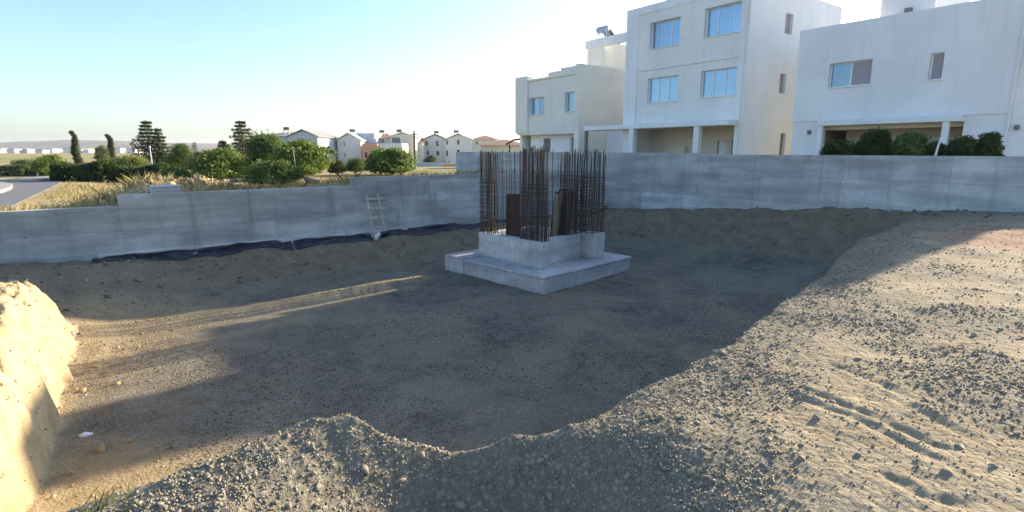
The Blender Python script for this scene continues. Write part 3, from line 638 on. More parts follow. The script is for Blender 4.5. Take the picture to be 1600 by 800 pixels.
# porch
MB().cbox(-7.2, 2.76, -.75, .34, 4.70, 4.953, .012).build('canopy', M['h2'], h)
for u in (-3.35, .95): MB().cbox(u-.16, u+.16, -.70, -.40, 1.6, 4.697, .01).build('column', M['h2'], h)
MB().cbox(-7.15, -6.98, -.70, -.53, 1.6, 4.697, .01).build('column', M['dkframe'], h)
MB().wall(-4.31, 2.69, 1.5, 4.747, [(.3, .85, 1.7, 4.0), (1.15, 2.25, 1.7, 4.05)], 2.2, 2.4).build('porch_wall', M['porch'], h)
MB().box(.33, .82, 2.3, 2.34, 1.72, 3.98).build('door', M['alu'], h)
window(h, 1.17, 2.23, 1.8, 4.03, 2.28, 1)
MB().box(-3.05, -1.6, 1.9, 2.15, 1.6, 3.72).build('cupboard', M['far_y'], h)
for u, z_ in ((-1.05, 4.28), (2.45, 4.05)): MB().cbox(u-.18, u+.18, 2.02, 2.197, z_-.07, z_+.07, .02).build('wall_lamp', M['dkframe'], h)
# solar heater on the roof edge
def heater(name, org, u, y, z, label, s_=1.0, fl=-1):
    h_ = frame_obj(name, org, 0); tag(h_, label, 'solar heater', 'rooftop solar water heaters')
    MB().tube([(u-.55*s_, y, z+1.05*s_), (u-.5*s_, y, z+1.05*s_), (u+.5*s_, y, z+1.05*s_), (u+.55*s_, y, z+1.05*s_)], [.18*s_, .26*s_, .26*s_, .18*s_], 14).build('tank', M['tank'], h_, True)
    pn = MB().cbox(u-.5*s_, u+.5*s_, -.9*s_, .9*s_, -.03, .03, .01).build('collector', M['glassd'], h_); pn.rotation_euler = (-fl*R(38), 0, 0); pn.location = (0, y+fl*.9*s_, z+.62*s_)
    for du in (-.42, .42):
        MB().tube([(u+du*s_, y, z), (u+du*s_, y, z+.85*s_)], .025, 5).build('leg', M['metal'], h_); MB().tube([(u+du*s_, y+fl*1.6*s_, z), (u+du*s_, y+fl*1.6*s_, z+.12*s_), (u+du*s_, y, z+.8*s_)], .022, 5).build('leg', M['metal'], h_)
    return h_
heater('solar_heater', P2, -2.3, 1.4, 10.85, 'dark solar heater just showing over the tall middle house roof', .8)

MB().tube([(2.86, -.05, 1.6), (2.86, -.05, 10.8)], .035, 6).build('drain_pipe', M['h2b'], h)
# --- left house, two storeys with roof terrace
h = frame_obj('corner_house', P2, 0); tag(h, 'cream two-storey house with stepped parapet left of the tall house', 'house')
W1 = [(-13.88,-12.13,5.98,7.18),(-10.0,-8.56,6.02,7.27)]
MB().wall(-13.9, -8.9, 4.76, 8.32, W1, .14, .44).build('front_wall', M['h1'], h)
MB().box(-15.35, -13.902, 0, .44, 4.76, 8.72).build('left_pier', M['h1'], h)
MB().box(-8.898, -8.45, .02, .44, 1.5, 8.92).build('right_pier', M['h1'], h)
MB().box(-13.9, -8.9, .02, .44, 8.323, 8.45).build('parapet', M['h1'], h)
MB().box(-11.6, -10.5, .022, .46, 8.453, 8.70).build('parapet', M['h1'], h)
MB().box(-10.3, -8.9, .022, .46, 8.453, 8.84).build('parapet', M['h1'], h)
MB().box(-8.75, -8.45, .442, 10.4, 1.5, 8.90).build('side_wall', M['h1'], h)
MB().box(-15.35, -15.05, .442, 10.4, 1.5, 8.4).build('side_wall', M['h1'], h)
MB().box(-15.048, -8.752, 10.1, 10.4, 1.5, 8.4).build('rear_wall', M['h1'], h)
MB().box(-15.048, -8.752, .442, 10.098, 8.0, 8.16).build('roof', M['h1'], h)
MB().box(-15.30, -8.9, .142, 10.098, 4.60, 4.757).build('floor_slab', M['h1'], h)
for a in W1: window(h, *a, .34, 2, shut=()); sill(h, a[0], a[1], a[2], .14, M['h1'])
MB().wall(-14.6, -8.76, 1.5, 4.597, [(-13.1, -12.3, 1.7, 4.35), (-10.2, -8.95, 2.7, 4.4)], .9, 1.1).build('ground_floor_wall', M['h2'], h)
MB().box(-13.08, -12.32, 1.0, 1.04, 1.72, 4.33).build('door', M['dkframe'], h)
window(h, -10.18, -8.97, 2.72, 4.38, .98, 2, 'glassd')
# roof room and open frame
MB().box(-10.95, -9.6, 3.0, 6.5, 8.163, 10.75).build('roof_room', M['h1'], h)
MB().box(-11.05, -4.75, 2.9, 3.25, 10.42, 10.95).build('roof_beam', M['h2'], h)
MB().box(-5.4, -4.75, 2.92, 3.22, 4.96, 10.417).build('frame_post', M['h2'], h)
MB().box(-9.598, -4.75, 6.7, 6.95, 8.163, 9.25).build('roof_room_wall', M['h2'], h)
window(h, -7.3, -6.5, 8.3, 9.2, 6.60, 1)
MB().box(-8.448, -4.75, 9.0, 9.3, 1.5, 7.978).build('link_wall', M['h1'], h)
MB().wall(-8.44, -4.63, 1.5, 4.69, [(-6.6, -5.9, 1.7, 4.2)], 2.6, 2.8).build('carport_wall', M['h2'], h)
MB().box(-6.58, -5.92, 2.68, 2.72, 1.72, 4.18).build('door', M['dkframe'], h)
heater('solar_heater', P2, -10.1, 3.6, 10.752, 'grey-blue solar heater on the roof room of the left cream house', .85, 1)

# --- right house
h = frame_obj('villa', P3, 0); tag(h, 'wide pale two-storey villa with a deep porch at the right behind the wall', 'house')
W3 = [(1.06,2.76,6.22,7.25),(4.77,5.22,6.18,7.18)]
MB().wall(-.38, 7.45, 4.80, 8.86, W3, 0, .3).build('front_wall', M['h3'], h)
MB().wall(7.453, 9.15, 1.5, 8.82, [], .12, .42).build('front_wall', M['h3'], h)
MB().box(-.33, 1.05, .06, .3, 1.5, 4.797).build('left_ground_wall', M['h3'], h)
MB().box(6.12, 7.45, .05, .3, 1.5, 4.797).build('right_ground_wall', M['h3'], h)
MB().cbox(1.0, 6.117, -.45, .29, 4.57, 4.797, .012).build('porch_beam', M['h2'], h)
for u in (1.12, 5.68): MB().cbox(u-.10, u+.10, -.40, -.20, 1.5, 4.567, .01).build('column', M['h2'], h)
MB().wall(1.053, 6.117, 1.5, 4.567, [(1.7, 2.3, 1.7, 3.9), (4.0, 5.9, 2.3, 4.1)], 2.4, 2.6).build('porch_wall', M['porch'], h)
MB().box(1.72, 2.28, 2.48, 2.52, 1.72, 3.88).build('door', M['shutter'], h)
window(h, 4.02, 5.88, 2.32, 4.08, 2.46, 2, 'glassd')
MB().box(1.053, 6.117, .303, 2.398, 4.40, 4.565).build('porch_ceiling', M['porch'], h)
MB().box(-.38, -.08, .303, 9.5, 1.5, 8.84).build('side_wall', M['h3'], h)
MB().box(8.85, 9.148, .423, 9.5, 1.5, 8.8).build('side_wall', M['h3'], h)
MB().box(-.078, 8.848, 9.2, 9.5, 1.5, 8.8).build('rear_wall', M['h3'], h)
MB().box(-.078, 8.848, .423, 9.198, 8.3, 8.46).build('roof', M['h3'], h)
MB().box(2.35, 4.3, 1.2, 5.2, 8.463, 10.6).build('roof_room', M['h3'], h)
window(h, *W3[0], .18, 2, shut=(1,)); window(h, *W3[1], .18, 1, shut=(0,))
for a in W3: sill(h, a[0], a[1], a[2], 0, M['h3'])
MB().tube([(7.40, -.06, 1.6), (7.40, -.06, 8.7)], .035, 6).build('drain_pipe', M['h3'], h)
MB().tube([(1.0, -.43, 2.75), (6.1, -.43, 2.75)], .025, 6).build('railing', M['alu'], h)
for u, z_ in ((.45, 4.32), (7.65, 4.3)): MB().cbox(u-.07, u+.07, -.02, .058, z_-.09, z_+.09, .01).build('wall_lamp', M['dkframe'], h)
MB().box(3.3, 3.55, 1.05, 1.19, 9.05, 9.25).build('wall_lamp', M['dkframe'], h)

# ------------------------------------------------------------------ foliage
L = {'olive': leafmat('olive_leaves', (.05, .07, .03), (.17, .19, .09)), 'green': leafmat('green_leaves', (.035, .075, .02), (.14, .22, .06)),
     'bright': leafmat('bright_green_leaves', (.06, .11, .02), (.24, .31, .07)), 'yellow': leafmat('yellow_green_leaves', (.09, .11, .025), (.26, .29, .08)),
     'dark': leafmat('dark_green_leaves', (.012, .028, .012), (.05, .085, .03)), 'conifer': leafmat('conifer_needles', (.04, .055, .04), (.13, .145, .10)), 'dry': leafmat('dry_grass_blades', (.34, .26, .13), (.58, .47, .27)),
     'straw': leafmat('brown_grass_blades', (.26, .17, .08), (.45, .33, .17))}
def leaf_obj(name, P, N, size, mat, parent=None, aspect=1.6):
    """one small bent quad per leaf: P centres, N outward hints"""
    n_ = len(P); d = N + .9*RNG.normal(size=(n_, 3)); d /= np.linalg.norm(d, axis=1)[:, None]
    t = np.cross(d, RNG.normal(size=(n_, 3))); t /= np.linalg.norm(t, axis=1)[:, None]; b = np.cross(d, t)
    s = size*(.6+.8*RNG.random(n_))[:, None]; a_ = s*aspect
    q = np.stack([P - t*a_, P + b*s*.55, P + t*a_, P - b*s*.55], 1)
    q[:, 1] += d*s*.25; q[:, 3] += d*s*.25
    me = np_mesh(name, q.reshape(-1, 3), np.arange(n_*4).reshape(-1, 4), mat)
    tint = np.repeat(np.clip(.45 + .22*RNG.normal(size=n_) + .9*fbm(P[:, 0]+P[:, 2], P[:, 1]-P[:, 2], 1.3, 3), 0, 1), 4).astype(np.float32)
    me.attributes.new('tint', 'FLOAT', 'POINT').data.foreach_set('value', tint)
    return link(bpy.data.objects.new(name, me), parent)
def blob_pts(c, r, n_, shell=.55):
    u = RNG.normal(size=(n_, 3)); u /= np.linalg.norm(u, axis=1)[:, None]
    rad = shell + (1-shell)*RNG.random(n_)**.6; wob = 1 + .28*fbm(u[:, 0]*2+c[0], u[:, 1]*2+u[:, 2]*1.7+c[2], 1.2, 3)*2
    return np.array(c) + u*(rad*wob)[:, None]*np.array(r), u
def bush(name, px, ybase, ytop, wpx, Y, mat, label, cat='shrub', group=None, n_=2600, lobes=7, leaf=None, trunk=.12, z0=None):
    """tree or shrub standing Y metres ahead: crown of clustered leaves, trunk and limbs"""
    b = at(px, ybase, Y); t = at(px, ytop, Y); H = t.z - b.z; Wd = wpx/FPX*Y*1.18
    g_ = gz(b.x, b.y) if z0 is None else z0
    e = empty(name, (b.x, b.y, g_)); tag(e, label, cat, group)
    n_ = int(n_*1.7); lobes = lobes+8; H = t.z - g_; leaf = leaf or max(.03, Wd*.0165); PP, NN = [], []
    h0 = trunk*H
    for k in range(lobes):
        f = k/max(1, lobes-1); an = k*2.4 + random.random(); hq = random.random(); rr_ = Wd*.5*random.uniform(.35, .85)*(1-.75*hq*hq) if k else 0
        cz = h0 + (H-h0)*(.22 + .66*hq) if k else H*.85; lr = Wd*random.uniform(.11, .25)
        c = (rr_*math.cos(an)*.95, rr_*math.sin(an)*.95, min(cz, H - lr*.7)); p_, u_ = blob_pts(c, (lr, lr, min(lr*.8, (H-h0)*.4)), n_//lobes, .35); PP.append(p_); NN.append(u_)
    p_, u_ = blob_pts((0, 0, h0+(H-h0)*.52), (Wd*.33, Wd*.33, (H-h0)*.40), n_//3, .6); PP.append(p_); NN.append(u_)
    p_, u_ = blob_pts((0, 0, h0+(H-h0)*.22), (Wd*.42, Wd*.42, (H-h0)*.22), n_//3, .6); PP.append(p_); NN.append(u_)
    P = np.concatenate(PP); N = np.concatenate(NN); ok = P[:, 2] > .03; P, N = P[ok], N[ok]
    leaf_obj('crown', P, N, leaf, mat, e)
    m = MB(); r0 = max(.03, Wd*.035); m.tube([(0,0,-.1),(r0*.6,0,H*.25),(0,r0,H*.55),(r0,0,H*.8)], [r0*1.3, r0, r0*.6, r0*.2], 7)
    for k in range(5): a = k*1.26; m.tube([(0,0,H*(.2+.06*k)), (Wd*.17*math.cos(a), Wd*.17*math.sin(a), H*(.42+.05*k)), (Wd*.3*math.cos(a), Wd*.3*math.sin(a), H*(.58+.05*k))], [r0*.55, r0*.35, r0*.1], 5)
    m.build('trunk', M['bark'], e); return e
def cypress(px, ybase, ytop, wpx, Y, lean, label, group):
    b = at(px, ybase, Y); t = at(px, ytop, Y); g_ = gz(b.x, b.y); H = t.z-g_; Wd = wpx/FPX*Y
    e = empty('cypress_tree', (b.x, b.y, g_)); tag(e, label, 'cypress', group); n_ = 3200
    f = RNG.random(n_)**.8; r_ = Wd*.5*np.minimum(1, f*9+.2)*np.minimum(1, (1-f)*1.9+.10)*(.8+.45*vnoise(f*23, f*3+px)); an = RNG.random(n_)*6.283; q = .55+.45*RNG.random(n_)
    cx = lean*(np.maximum(0, f-.4)*.5 + np.maximum(0, f-.9)*6) + .10*np.sin(f*9)
    P = np.stack([cx + r_*q*np.cos(an), r_*q*np.sin(an), f*H], 1); N = np.stack([np.cos(an), np.sin(an), .9+0*an], 1)
    leaf_obj('crown', P, N, .10, L['conifer'], e, 2.2); MB().tube([(0,0,-.1),(0,0,H*.5),(lean*.1,0,H*.85)], [.14,.09,.02], 7).build('trunk', M['bark'], e)
def conifer(px, ybase, ytop, wpx, Y, label, tops=((0, 1),), mat='conifer', n_=9000):
    b = at(px, ybase, Y); t = at(px, ytop, Y); g_ = gz(b.x, b.y); H = t.z-g_; Wd = wpx/FPX*Y
    e = empty('conifer_tree', (b.x, b.y, g_)); tag(e, label, 'conifer'); PP, NN = [], []; m = MB()
    for off, hs in tops:
        Hh = H*hs; o = off*Wd; m.tube([(o*.6,0,-.1),(o,0,Hh*.5),(o,0,Hh*.97)], [.02*H,.012*H,.002*H], 7)
        nw = int(11*hs)+3
        for k in range(nw):
            f = .10 + .88*k/nw; br = Wd*.56*(1-f)**.82*(1.0 if hs > .95 else .6) + .14
            for q in range(7):
                a = q*.898 + k*1.7 + random.uniform(-.3, .3); ln = br*random.uniform(.55, 1.15); c = max(14, int(n_/(nw*7*len(tops))))
                s = RNG.random(c)**.7*ln; dz = -s*.16 + .10*ln*(s/ln)**3 + RNG.normal(size=c)*(.035*ln+.03); sw = RNG.normal(size=c)*.16*ln*(1.15-s/ln/1.3)
                P = np.stack([o + s*math.cos(a) - sw*math.sin(a), s*math.sin(a) + sw*math.cos(a), f*Hh + dz], 1); PP.append(P)
                NN.append(np.tile((math.cos(a)*.3, math.sin(a)*.3, 1), (c, 1)))
                m.tube([(o,0,f*Hh), (o+ln*.8*math.cos(a), ln*.8*math.sin(a), f*Hh-ln*.12)], [.012*H*(1-f)+.01, .008], 4)
    leaf_obj('crown', np.concatenate(PP), np.concatenate(NN), max(.05, Wd*.017), L[mat], e, 2.0); m.build('trunk', M['bark'], e)

TG = 'trees and bushes beyond the left wall'
cypress(125, 272, 206, 11, 60, -.38, 'slim cypress with bent tip left of its twin against the hill', 'cypress pair')
cypress(180, 273, 211, 10.5, 60, -.42, 'slim cypress hooked left at its tip beside the feathery conifer', 'cypress pair')
conifer(243, 278, 184, 68, 60, 'grey-green feathery conifer with two spires behind the leaning pale post', ((-.06, 1), (.17, .86)))
conifer(384, 284, 184, 70, 58, 'tall dark conifer in front of the grey pitched roof', ((0, 1), (-.42, .62)))
conifer(308, 268, 220, 22, 90, 'small dark conifer tip poking above the round green bushes', ((0, 1),), 'conifer', 1500)
bush('olive_tree', 40, 277, 249, 42, 48.8, L['olive'], 'dusty olive tree beside the far hedge at the left edge', 'tree', TG)
bush('broadleaf_tree', 83, 277, 242, 50, 45.9, L['bright'], 'round bright green tree left of the first cypress', 'tree', TG)
bush('poplar_tree', 164, 274, 225, 24, 51.8, L['olive'], 'grey-green upright tree between the two cypresses', 'tree', TG)
bush('broadleaf_tree', 205, 276, 242, 60, 48.8, L['yellow'], 'yellow-green tree between the cypress and the feathery conifer', 'tree', TG)
bush('broadleaf_tree', 286, 278, 225, 46, 47.4, L['green'], 'tall rounded green tree right of the feathery conifer', 'tree', TG, 3200)
bush('broadleaf_tree', 318, 276, 236, 40, 45.9, L['olive'], 'dull green tree tucked behind the bright round bush', 'tree', TG)
bush('round_bush', 350, 288, 232, 76, 34.0, L['bright'], 'large round bright green bush in front of the dark conifer', 'bush', TG, 4600)
bush('broadleaf_tree', 420, 284, 208, 70, 40.0, L['green'], 'leafy green tree partly hiding the grey pitched roof', 'tree', TG, 4200)
bush('broadleaf_tree', 468, 284, 222, 90, 37.0, L['bright'], 'spreading light green tree right of the dark conifer', 'tree', TG, 5000)
bush('round_bush', 428, 293, 251, 76, 29.6, L['green'], 'low dense dark green bush left of the thin pale trunk', 'bush', TG, 4200)
bush('round_bush', 278, 288, 262, 44, 32.6, L['green'], 'low green bush under the tall rounded tree', 'bush', TG, 2200)
bush('round_bush', 318, 289, 263, 34, 32.6, L['bright'], 'small light green bush left of the large round bush', 'bush', TG, 1800)
bush('round_bush', 528, 278, 250, 30, 44.4, L['dark'], 'small very dark clipped bush before the white gabled house', 'bush', TG, 2600)
bush('broadleaf_tree', 556, 278, 246, 32, 45.9, L['green'], 'small green tree between the dark bush and the wide tree', 'tree', TG, 2200)
bush('broadleaf_tree', 612, 277, 233, 80, 44.4, L['green'], 'wide green tree in front of the orange-fronted house', 'tree', TG, 4600)
bush('broadleaf_tree', 674, 264, 242, 24, 95.0, L['dark'], 'small dark tree before the far pair of gabled houses', 'tree', TG, 1500)
bush('broadleaf_tree', 500, 268, 240, 36, 51.8, L['olive'], 'olive green tree left of the palm', 'tree', TG, 1800)
bush('broadleaf_tree', 130, 277, 256, 40, 53.3, L['bright'], 'low light green tree at the foot of the first cypress', 'tree', TG, 1600)

# palm
b = at(512, 272, 72); g_ = gz(b.x, b.y); t = at(512, 232, 72)
pe = empty('palm_tree', (b.x, b.y, g_)); tag(pe, 'small ragged palm left of the white gabled house', 'palm'); H = t.z-g_
MB().tube([(0,0,-.1),(.05,0,H*.5),(0,0,H*.8)], [.16,.12,.12], 7).build('trunk', M['bark'], pe)
PP = []; NN = []
for k in range(18):
    a = k*2.4; el = random.uniform(.2, 1.2); s = np.linspace(.1, 1.6, 34)
    PP.append(np.stack([s*math.cos(a)*math.cos(el), s*math.sin(a)*math.cos(el), H*.8 + s*math.sin(el) - .32*s*s], 1) + RNG.normal(size=(34, 3))*.05); NN.append(np.tile((0, 0, 1.), (34, 1)))
leaf_obj('crown', np.concatenate(PP), np.concatenate(NN), .12, L['conifer'], pe, 2.2)

def hedge(name, p0, p1, hgt, wid, mat, label, n_, leaf):
    p0, p1 = np.array(p0), np.array(p1); c = (p0+p1)/2; e = empty(name, (c[0], c[1], gz(*c))); tag(e, label, 'hedge'); d = p1-p0; ln = np.linalg.norm(d); d /= ln; q = np.array([-d[1], d[0]])
    t = (RNG.random(n_)-.5)*ln; face = RNG.random(n_); wv = wid*.5*(1+.25*fbm(t, t*0, .9, 3)*2); hh = hgt*(1+.16*fbm(t, t*0+5, .7, 3)*2)
    s = np.where(face < .4, -wv, np.where(face < .65, wv, (RNG.random(n_)*2-1)*wv)); z = np.where(face < .65, RNG.random(n_)*hh, hh) + RNG.normal(size=n_)*.05
    s = s*(1-.35*(z/hh)**3) + RNG.normal(size=n_)*.07
    P = np.stack([d[0]*t+q[0]*s, d[1]*t+q[1]*s, z], 1); N = np.stack([q[0]*np.sign(s), q[1]*np.sign(s), .5+0*s], 1)
    leaf_obj('foliage', P, N, leaf, mat, e)
    m = MB()
    for k in range(int(ln/1.2)+2):
        tt = -ln/2 + k*ln/(int(ln/1.2)+1); m.tube([(d[0]*tt, d[1]*tt, -.1), (d[0]*tt+.05, d[1]*tt, hgt*.8)], [.05, .02], 5)
    m.build('stems', M['bark'], e)
a = at(100, 290, 33); b = at(172, 290, 33); hedge('hedge', (a.x, a.y), (b.x, b.y), 1.0, 1.5, L['dark'], 'dark green hedge beside the road, left of the low gap', 4200, .085)
a = at(186, 290, 33.5); b = at(262, 290, 33.5); hedge('hedge', (a.x, a.y), (b.x, b.y), .95, 1.5, L['dark'], 'dark green hedge behind the dry grass, right of the low gap', 3600, .085)
a = at(-60, 284, 47); b = at(46, 283, 47); hedge('hedge', (a.x, a.y), (b.x, b.y), .75, .9, L['olive'], 'trimmed low hedge across the road at the left edge', 3000, .09)
a = at(49, 283, 48); b = at(95, 282, 48); hedge('hedge', (a.x, a.y), (b.x, b.y), .75, .9, L['yellow'], 'yellowish low hedge across the road behind the lamp post', 1800, .09)
# oleanders looking over the right wall
OG = 'shrubs in front of the villa'
for px, yt, wp, Y, lab in ((1300, 219, 62, 17.6, 'low shrub above the wall at the left of the porch'), (1358, 202, 66, 17.2, 'bushy shrub before the left half of the porch'), (1413, 204, 62, 16.6, 'bushy shrub before the middle of the porch'), (1448, 222, 46, 16.3, 'low shrub between the porch middle and the pale post'), (1492, 212, 60, 15.8, 'shrub right of the pale post over the wall'), (1532, 205, 44, 15.4, 'open shrub at the right end of the porch')):
    bush('oleander_shrub', px, 300, yt, wp, Y, L['dark'] if px != 1413 else L['green'], lab, 'shrub', OG, 2600, 8, .042, .35, 1.7)
b = at(1460, 245, 15.3); tag(MB().tube([(b.x, b.y, 1.6), (b.x+.01, b.y, 3.3), (b.x+.1, b.y+.02, 3.75), (b.x+.17, b.y, 4.15)], [.035, .03, .025, .015], 7).build('garden_post', M['lamp']), 'crooked pale post among the shrubs over the wall', 'post')

# ------------------------------------------------------------------ dry grass beyond the left wall
def grass(name, n_, sel, hmin, hmax, mat, label):
    dR = RNG.random(n_*3)*30 - 24; dL = -.4 - RNG.random(n_*3)**1.2*18; P = C0[None] + dR[:, None]*B + dL[:, None]*U
    k = RNG.random(n_*3) < sel(dR, dL, P); P = P[k][:n_]; n2 = len(P); z = height(P[:, 0], P[:, 1])[0]
    hgt = (hmin + (hmax-hmin)*RNG.random(n2)**1.8)*(1+.9*fbm(P[:, 0], P[:, 1], .9, 3)); a = RNG.random(n2)*6.283; wd = .006 + .008*RNG.random(n2); ln = RNG.normal(size=(n2, 2))*.5*hgt[:, None]
    base = np.stack([P[:, 0], P[:, 1], z-.02], 1); o = np.stack([np.cos(a)*wd, np.sin(a)*wd, 0*a], 1); mid = base + np.stack([ln[:, 0]*.35, ln[:, 1]*.35, hgt*.6], 1); tip = base + np.stack([ln[:, 0], ln[:, 1], hgt], 1)
    q = np.stack([base-o, base+o, mid+o*.8, tip, mid-o*.8], 1)
    me = np_mesh(name, q.reshape(-1, 3), np.arange(n2*5).reshape(-1, 5), mat)
    me.attributes.new('tint', 'FLOAT', 'POINT').data.foreach_set('value', np.repeat(np.clip(.5+.25*RNG.normal(size=n2), 0, 1), 5).astype(np.float32))
    return tag(link(bpy.data.objects.new(name, me)), label, 'grass', kind='stuff')
grass('dry_grass', 46000, lambda r, l, P: (r < -14.2 - .25*(l+5))*(.12+.88*(fbm(P[:, 0], P[:, 1], .7, 3) > 0))*(poly_sd(P[:, 0], P[:, 1], ROADP) > .5), .04, .34, L['dry'], 'tall straw-yellow grass between the wall and the road')
grass('brown_grass', 30000, lambda r, l, P: (r >= -14.2 - .25*(l+5))*(.25+.75*(fbm(P[:, 0]+4, P[:, 1], .8, 3) > -.02))*(1-.8*np.exp(-(((r+15.2)/2.2)**2+((l+5.4)/1.4)**2))), .08, .36, L['straw'], 'low brown grass behind the right half of the stepped wall')
# rubble on the spoil heap
n_ = 900; dR = -15.2+RNG.normal(size=n_)*1.7; dL = -5.2+RNG.normal(size=n_)*1.0; ok = dL < -.5; P = C0[None]+dR[ok][:, None]*B+dL[ok][:, None]*U
v, f = stones(len(P), .02+.11*RNG.random(len(P))**3, P, height(P[:, 0], P[:, 1])[0]); tag(link(bpy.data.objects.new('rubble', np_mesh('rubble', v, f, M['stoney']))), 'sunlit heap of tan rubble behind the stepped wall', 'rubble', kind='stuff')
b = at(490, 285, 30); v, f = stones(1, np.array([.45]), np.zeros((1, 2)), np.zeros(1)); o = link(bpy.data.objects.new('boulder', np_mesh('boulder', v, f, M['stone']))); o.location = (b.x, b.y, gz(b.x, b.y)+.1); tag(o, 'pale boulder behind the wall right of the thin trunk', 'boulder')
# pale concrete chamber standing behind the wall top
cb = frame_obj('inspection_chamber', C0 + B*-15.75 - U*.75, 2.1); tag(cb, 'small pale concrete box rising behind the stepped wall', 'concrete box')
MB().cbox(-.35, .35, -.33, .33, -.3, .38, .015).build('body', M['concrete_w'], cb); MB().cbox(-.36, .36, -.34, .34, .383, .43, .012).build('lid', M['concrete_w'], cb); cb.location.z = 2.14
# tuft at the near rim
tx, ty = hit(168, 788); ok = []
q = []; 
tz0 = gz(tx, ty)
for k in range(60):
    a = random.uniform(0, 6.28); r_ = random.uniform(0, .16); x, y = tx+r_*math.cos(a), ty+r_*math.sin(a); z = tz0-.02; hh = random.uniform(.03, .11); dx, dy = random.gauss(0, .05), random.gauss(0, .05); wdt = .004
    q.append([(x-wdt, y, z), (x+wdt, y, z), (x+dx*.5+wdt*.7, y+dy*.5, z+hh*.6), (x+dx, y+dy, z+hh), (x+dx*.5-wdt*.7, y+dy*.5, z+hh*.6)])
q = np.array(q); me = np_mesh('weed_tuft', q.reshape(-1, 3), np.arange(len(q)*5).reshape(-1, 5), L['olive']); me.attributes.new('tint', 'FLOAT', 'POINT').data.foreach_set('value', RNG.random(len(q)*5).astype(np.float32))
tag(link(bpy.data.objects.new('weed_tuft', me)), 'sparse green weed tuft on the near rim at the lower left', 'weed')

# ------------------------------------------------------------------ road, kerbs
def sheet(name, poly, z, mat, thick=0):
    m = MB(); n_ = len(poly); m.add([(x, y, z) for x, y in poly], [tuple(range(n_))])
    if thick: m.add([(x, y, z-thick) for x, y in poly], []); m.f += [(i_, i_+n_, (i_+1) % n_+n_, (i_+1) % n_) for i_ in range(n_)]
    return m.build(name, mat)
def asphalt():
    m, n, p = mat_new('asphalt'); g = node(n, 'ShaderNodeNewGeometry'); f = noise(n, .6, 5, .6, g.outputs['Position']); f2 = noise(n, 60, 3, .6, g.outputs['Position'])
    c = mixc(n, f, (.11, .112, .115), (.19, .19, .19)); n.links.new(mixc(n, ramp(n, f2, [(.4, .4), (.6, 0)]), c, (.09, .09, .09)), p.inputs['Base Color']); p.inputs['Roughness'].default_value = .85; return m
M['asphalt'] = asphalt(); RZ = 1.74
rp = [tuple(q_) for q_ in ROADP]
tag(sheet('road', rp, RZ, M['asphalt'], .6), kind='structure')
kp = [onz(px, py, RZ) for px, py in ((98,277),(50,280),(0,285))] + [(-52, 34)]
m = MB()
for (x0, y0), (x1, y1) in zip(kp[:-1], kp[1:]):
    d = Vector((x1-x0, y1-y0, 0)).normalized(); q = Vector((d.y, -d.x, 0))
    if q.y < 0: q = -q
    a, b = Vector((x0, y0, RZ-.1)), Vector((x1, y1, RZ-.1)); up = Vector((0, 0, .23))
    m.add([a, b, b+q*1.6, a+q*1.6, a+up, b+up, b+q*1.6+up, a+q*1.6+up], [(0,3,2,1),(4,5,6,7),(0,1,5,4),(1,2,6,5),(2,3,7,6),(3,0,4,7)])
tag(m.build('pavement', M['kerb']), kind='structure')
ip = [onz(px, py, RZ) for px, py in ((-90,300),(-40,288),(5,288),(20,291),(18,296),(5,301),(-40,310))]
m = MB(); n_ = len(ip); m.add([(x, y, RZ+.13) for x, y in ip] + [(x, y, RZ-.05) for x, y in ip], [tuple(range(n_))] + [(i_, i_+n_, (i_+1) % n_+n_, (i_+1) % n_) for i_ in range(n_)])
tag(m.build('traffic_island', M['kerb']), kind='structure')

# ------------------------------------------------------------------ lamp posts and poles
def lamp(px, ybase, ytop, Y, label, arm=0, lean=0, r_=.05, head=True):
    b = at(px, ybase, Y); t = at(px+lean, ytop, Y); g_ = gz(b.x, b.y); e = empty('lamp_post', (b.x, b.y, g_)); tag(e, label, 'lamp post', 'pale posts beyond the left wall')
    H = t.z-g_; dx = t.x-b.x; MB().tube([(0,0,-.1),(dx*.5,0,H*.5),(dx,0,H)], [r_, r_*.8, r_*.55], 7).build('pole', M['lamp'], e)
    MB().tube([(0,0,-.1),(0,0,.25)], r_*1.5, 8).build('base', M['lamp'], e)
    if arm: MB().tube([(dx,0,H-.02),(dx+arm*.4,0,H+.12),(dx+arm,0,H+.16)], r_*.5, 6).build('arm', M['lamp'], e); MB().cbox(dx+arm-.1*arm/abs(arm), dx+arm+.28*arm/abs(arm), -.09, .09, H+.10, H+.19, .02).build('lamp_head', M['lamp'], e) if arm > 0 else MB().cbox(dx+arm-.28, dx+arm+.1, -.09, .09, H+.10, H+.19, .02).build('lamp_head', M['lamp'], e)
    elif head: MB().cbox(dx-.05, dx+.05, -.05, .05, H, H+.12, .015).build('lamp_head', M['lamp'], e)
lamp(241, 284, 231, 36, 'pale leaning lamp post in front of the feathery conifer', 0, -7, .06)
lamp(159, 274, 249, 56, 'short pale lamp post between the two cypresses', -.5, -4, .06)
lamp(283, 272, 247, 50, 'small lamp post with an arm before the tall rounded tree', .55, 0, .06)
lamp(61, 285, 244, 46, 'slim lamp post beside the road at the left', 0, -1, .045)
b = at(465, 290, 30); g_ = gz(b.x, b.y); e = empty('young_tree', (b.x, b.y, g_)); tag(e, 'thin bare pale sapling trunk behind the wall', 'sapling')
H = at(462, 232, 30).z-g_; MB().tube([(0,0,-.1),(-.03,0,H*.4),(-.09,0,H)], [.035,.028,.012], 6).build('trunk', M['lamp'], e)
m = MB()
for k in range(5): a = k*1.9; m.tube([(-.05,0,H*(.55+.09*k)), (-.05+.25*math.cos(a), .25*math.sin(a), H*(.66+.09*k))], [.012,.004], 5)
m.build('branches', M['bark'], e)
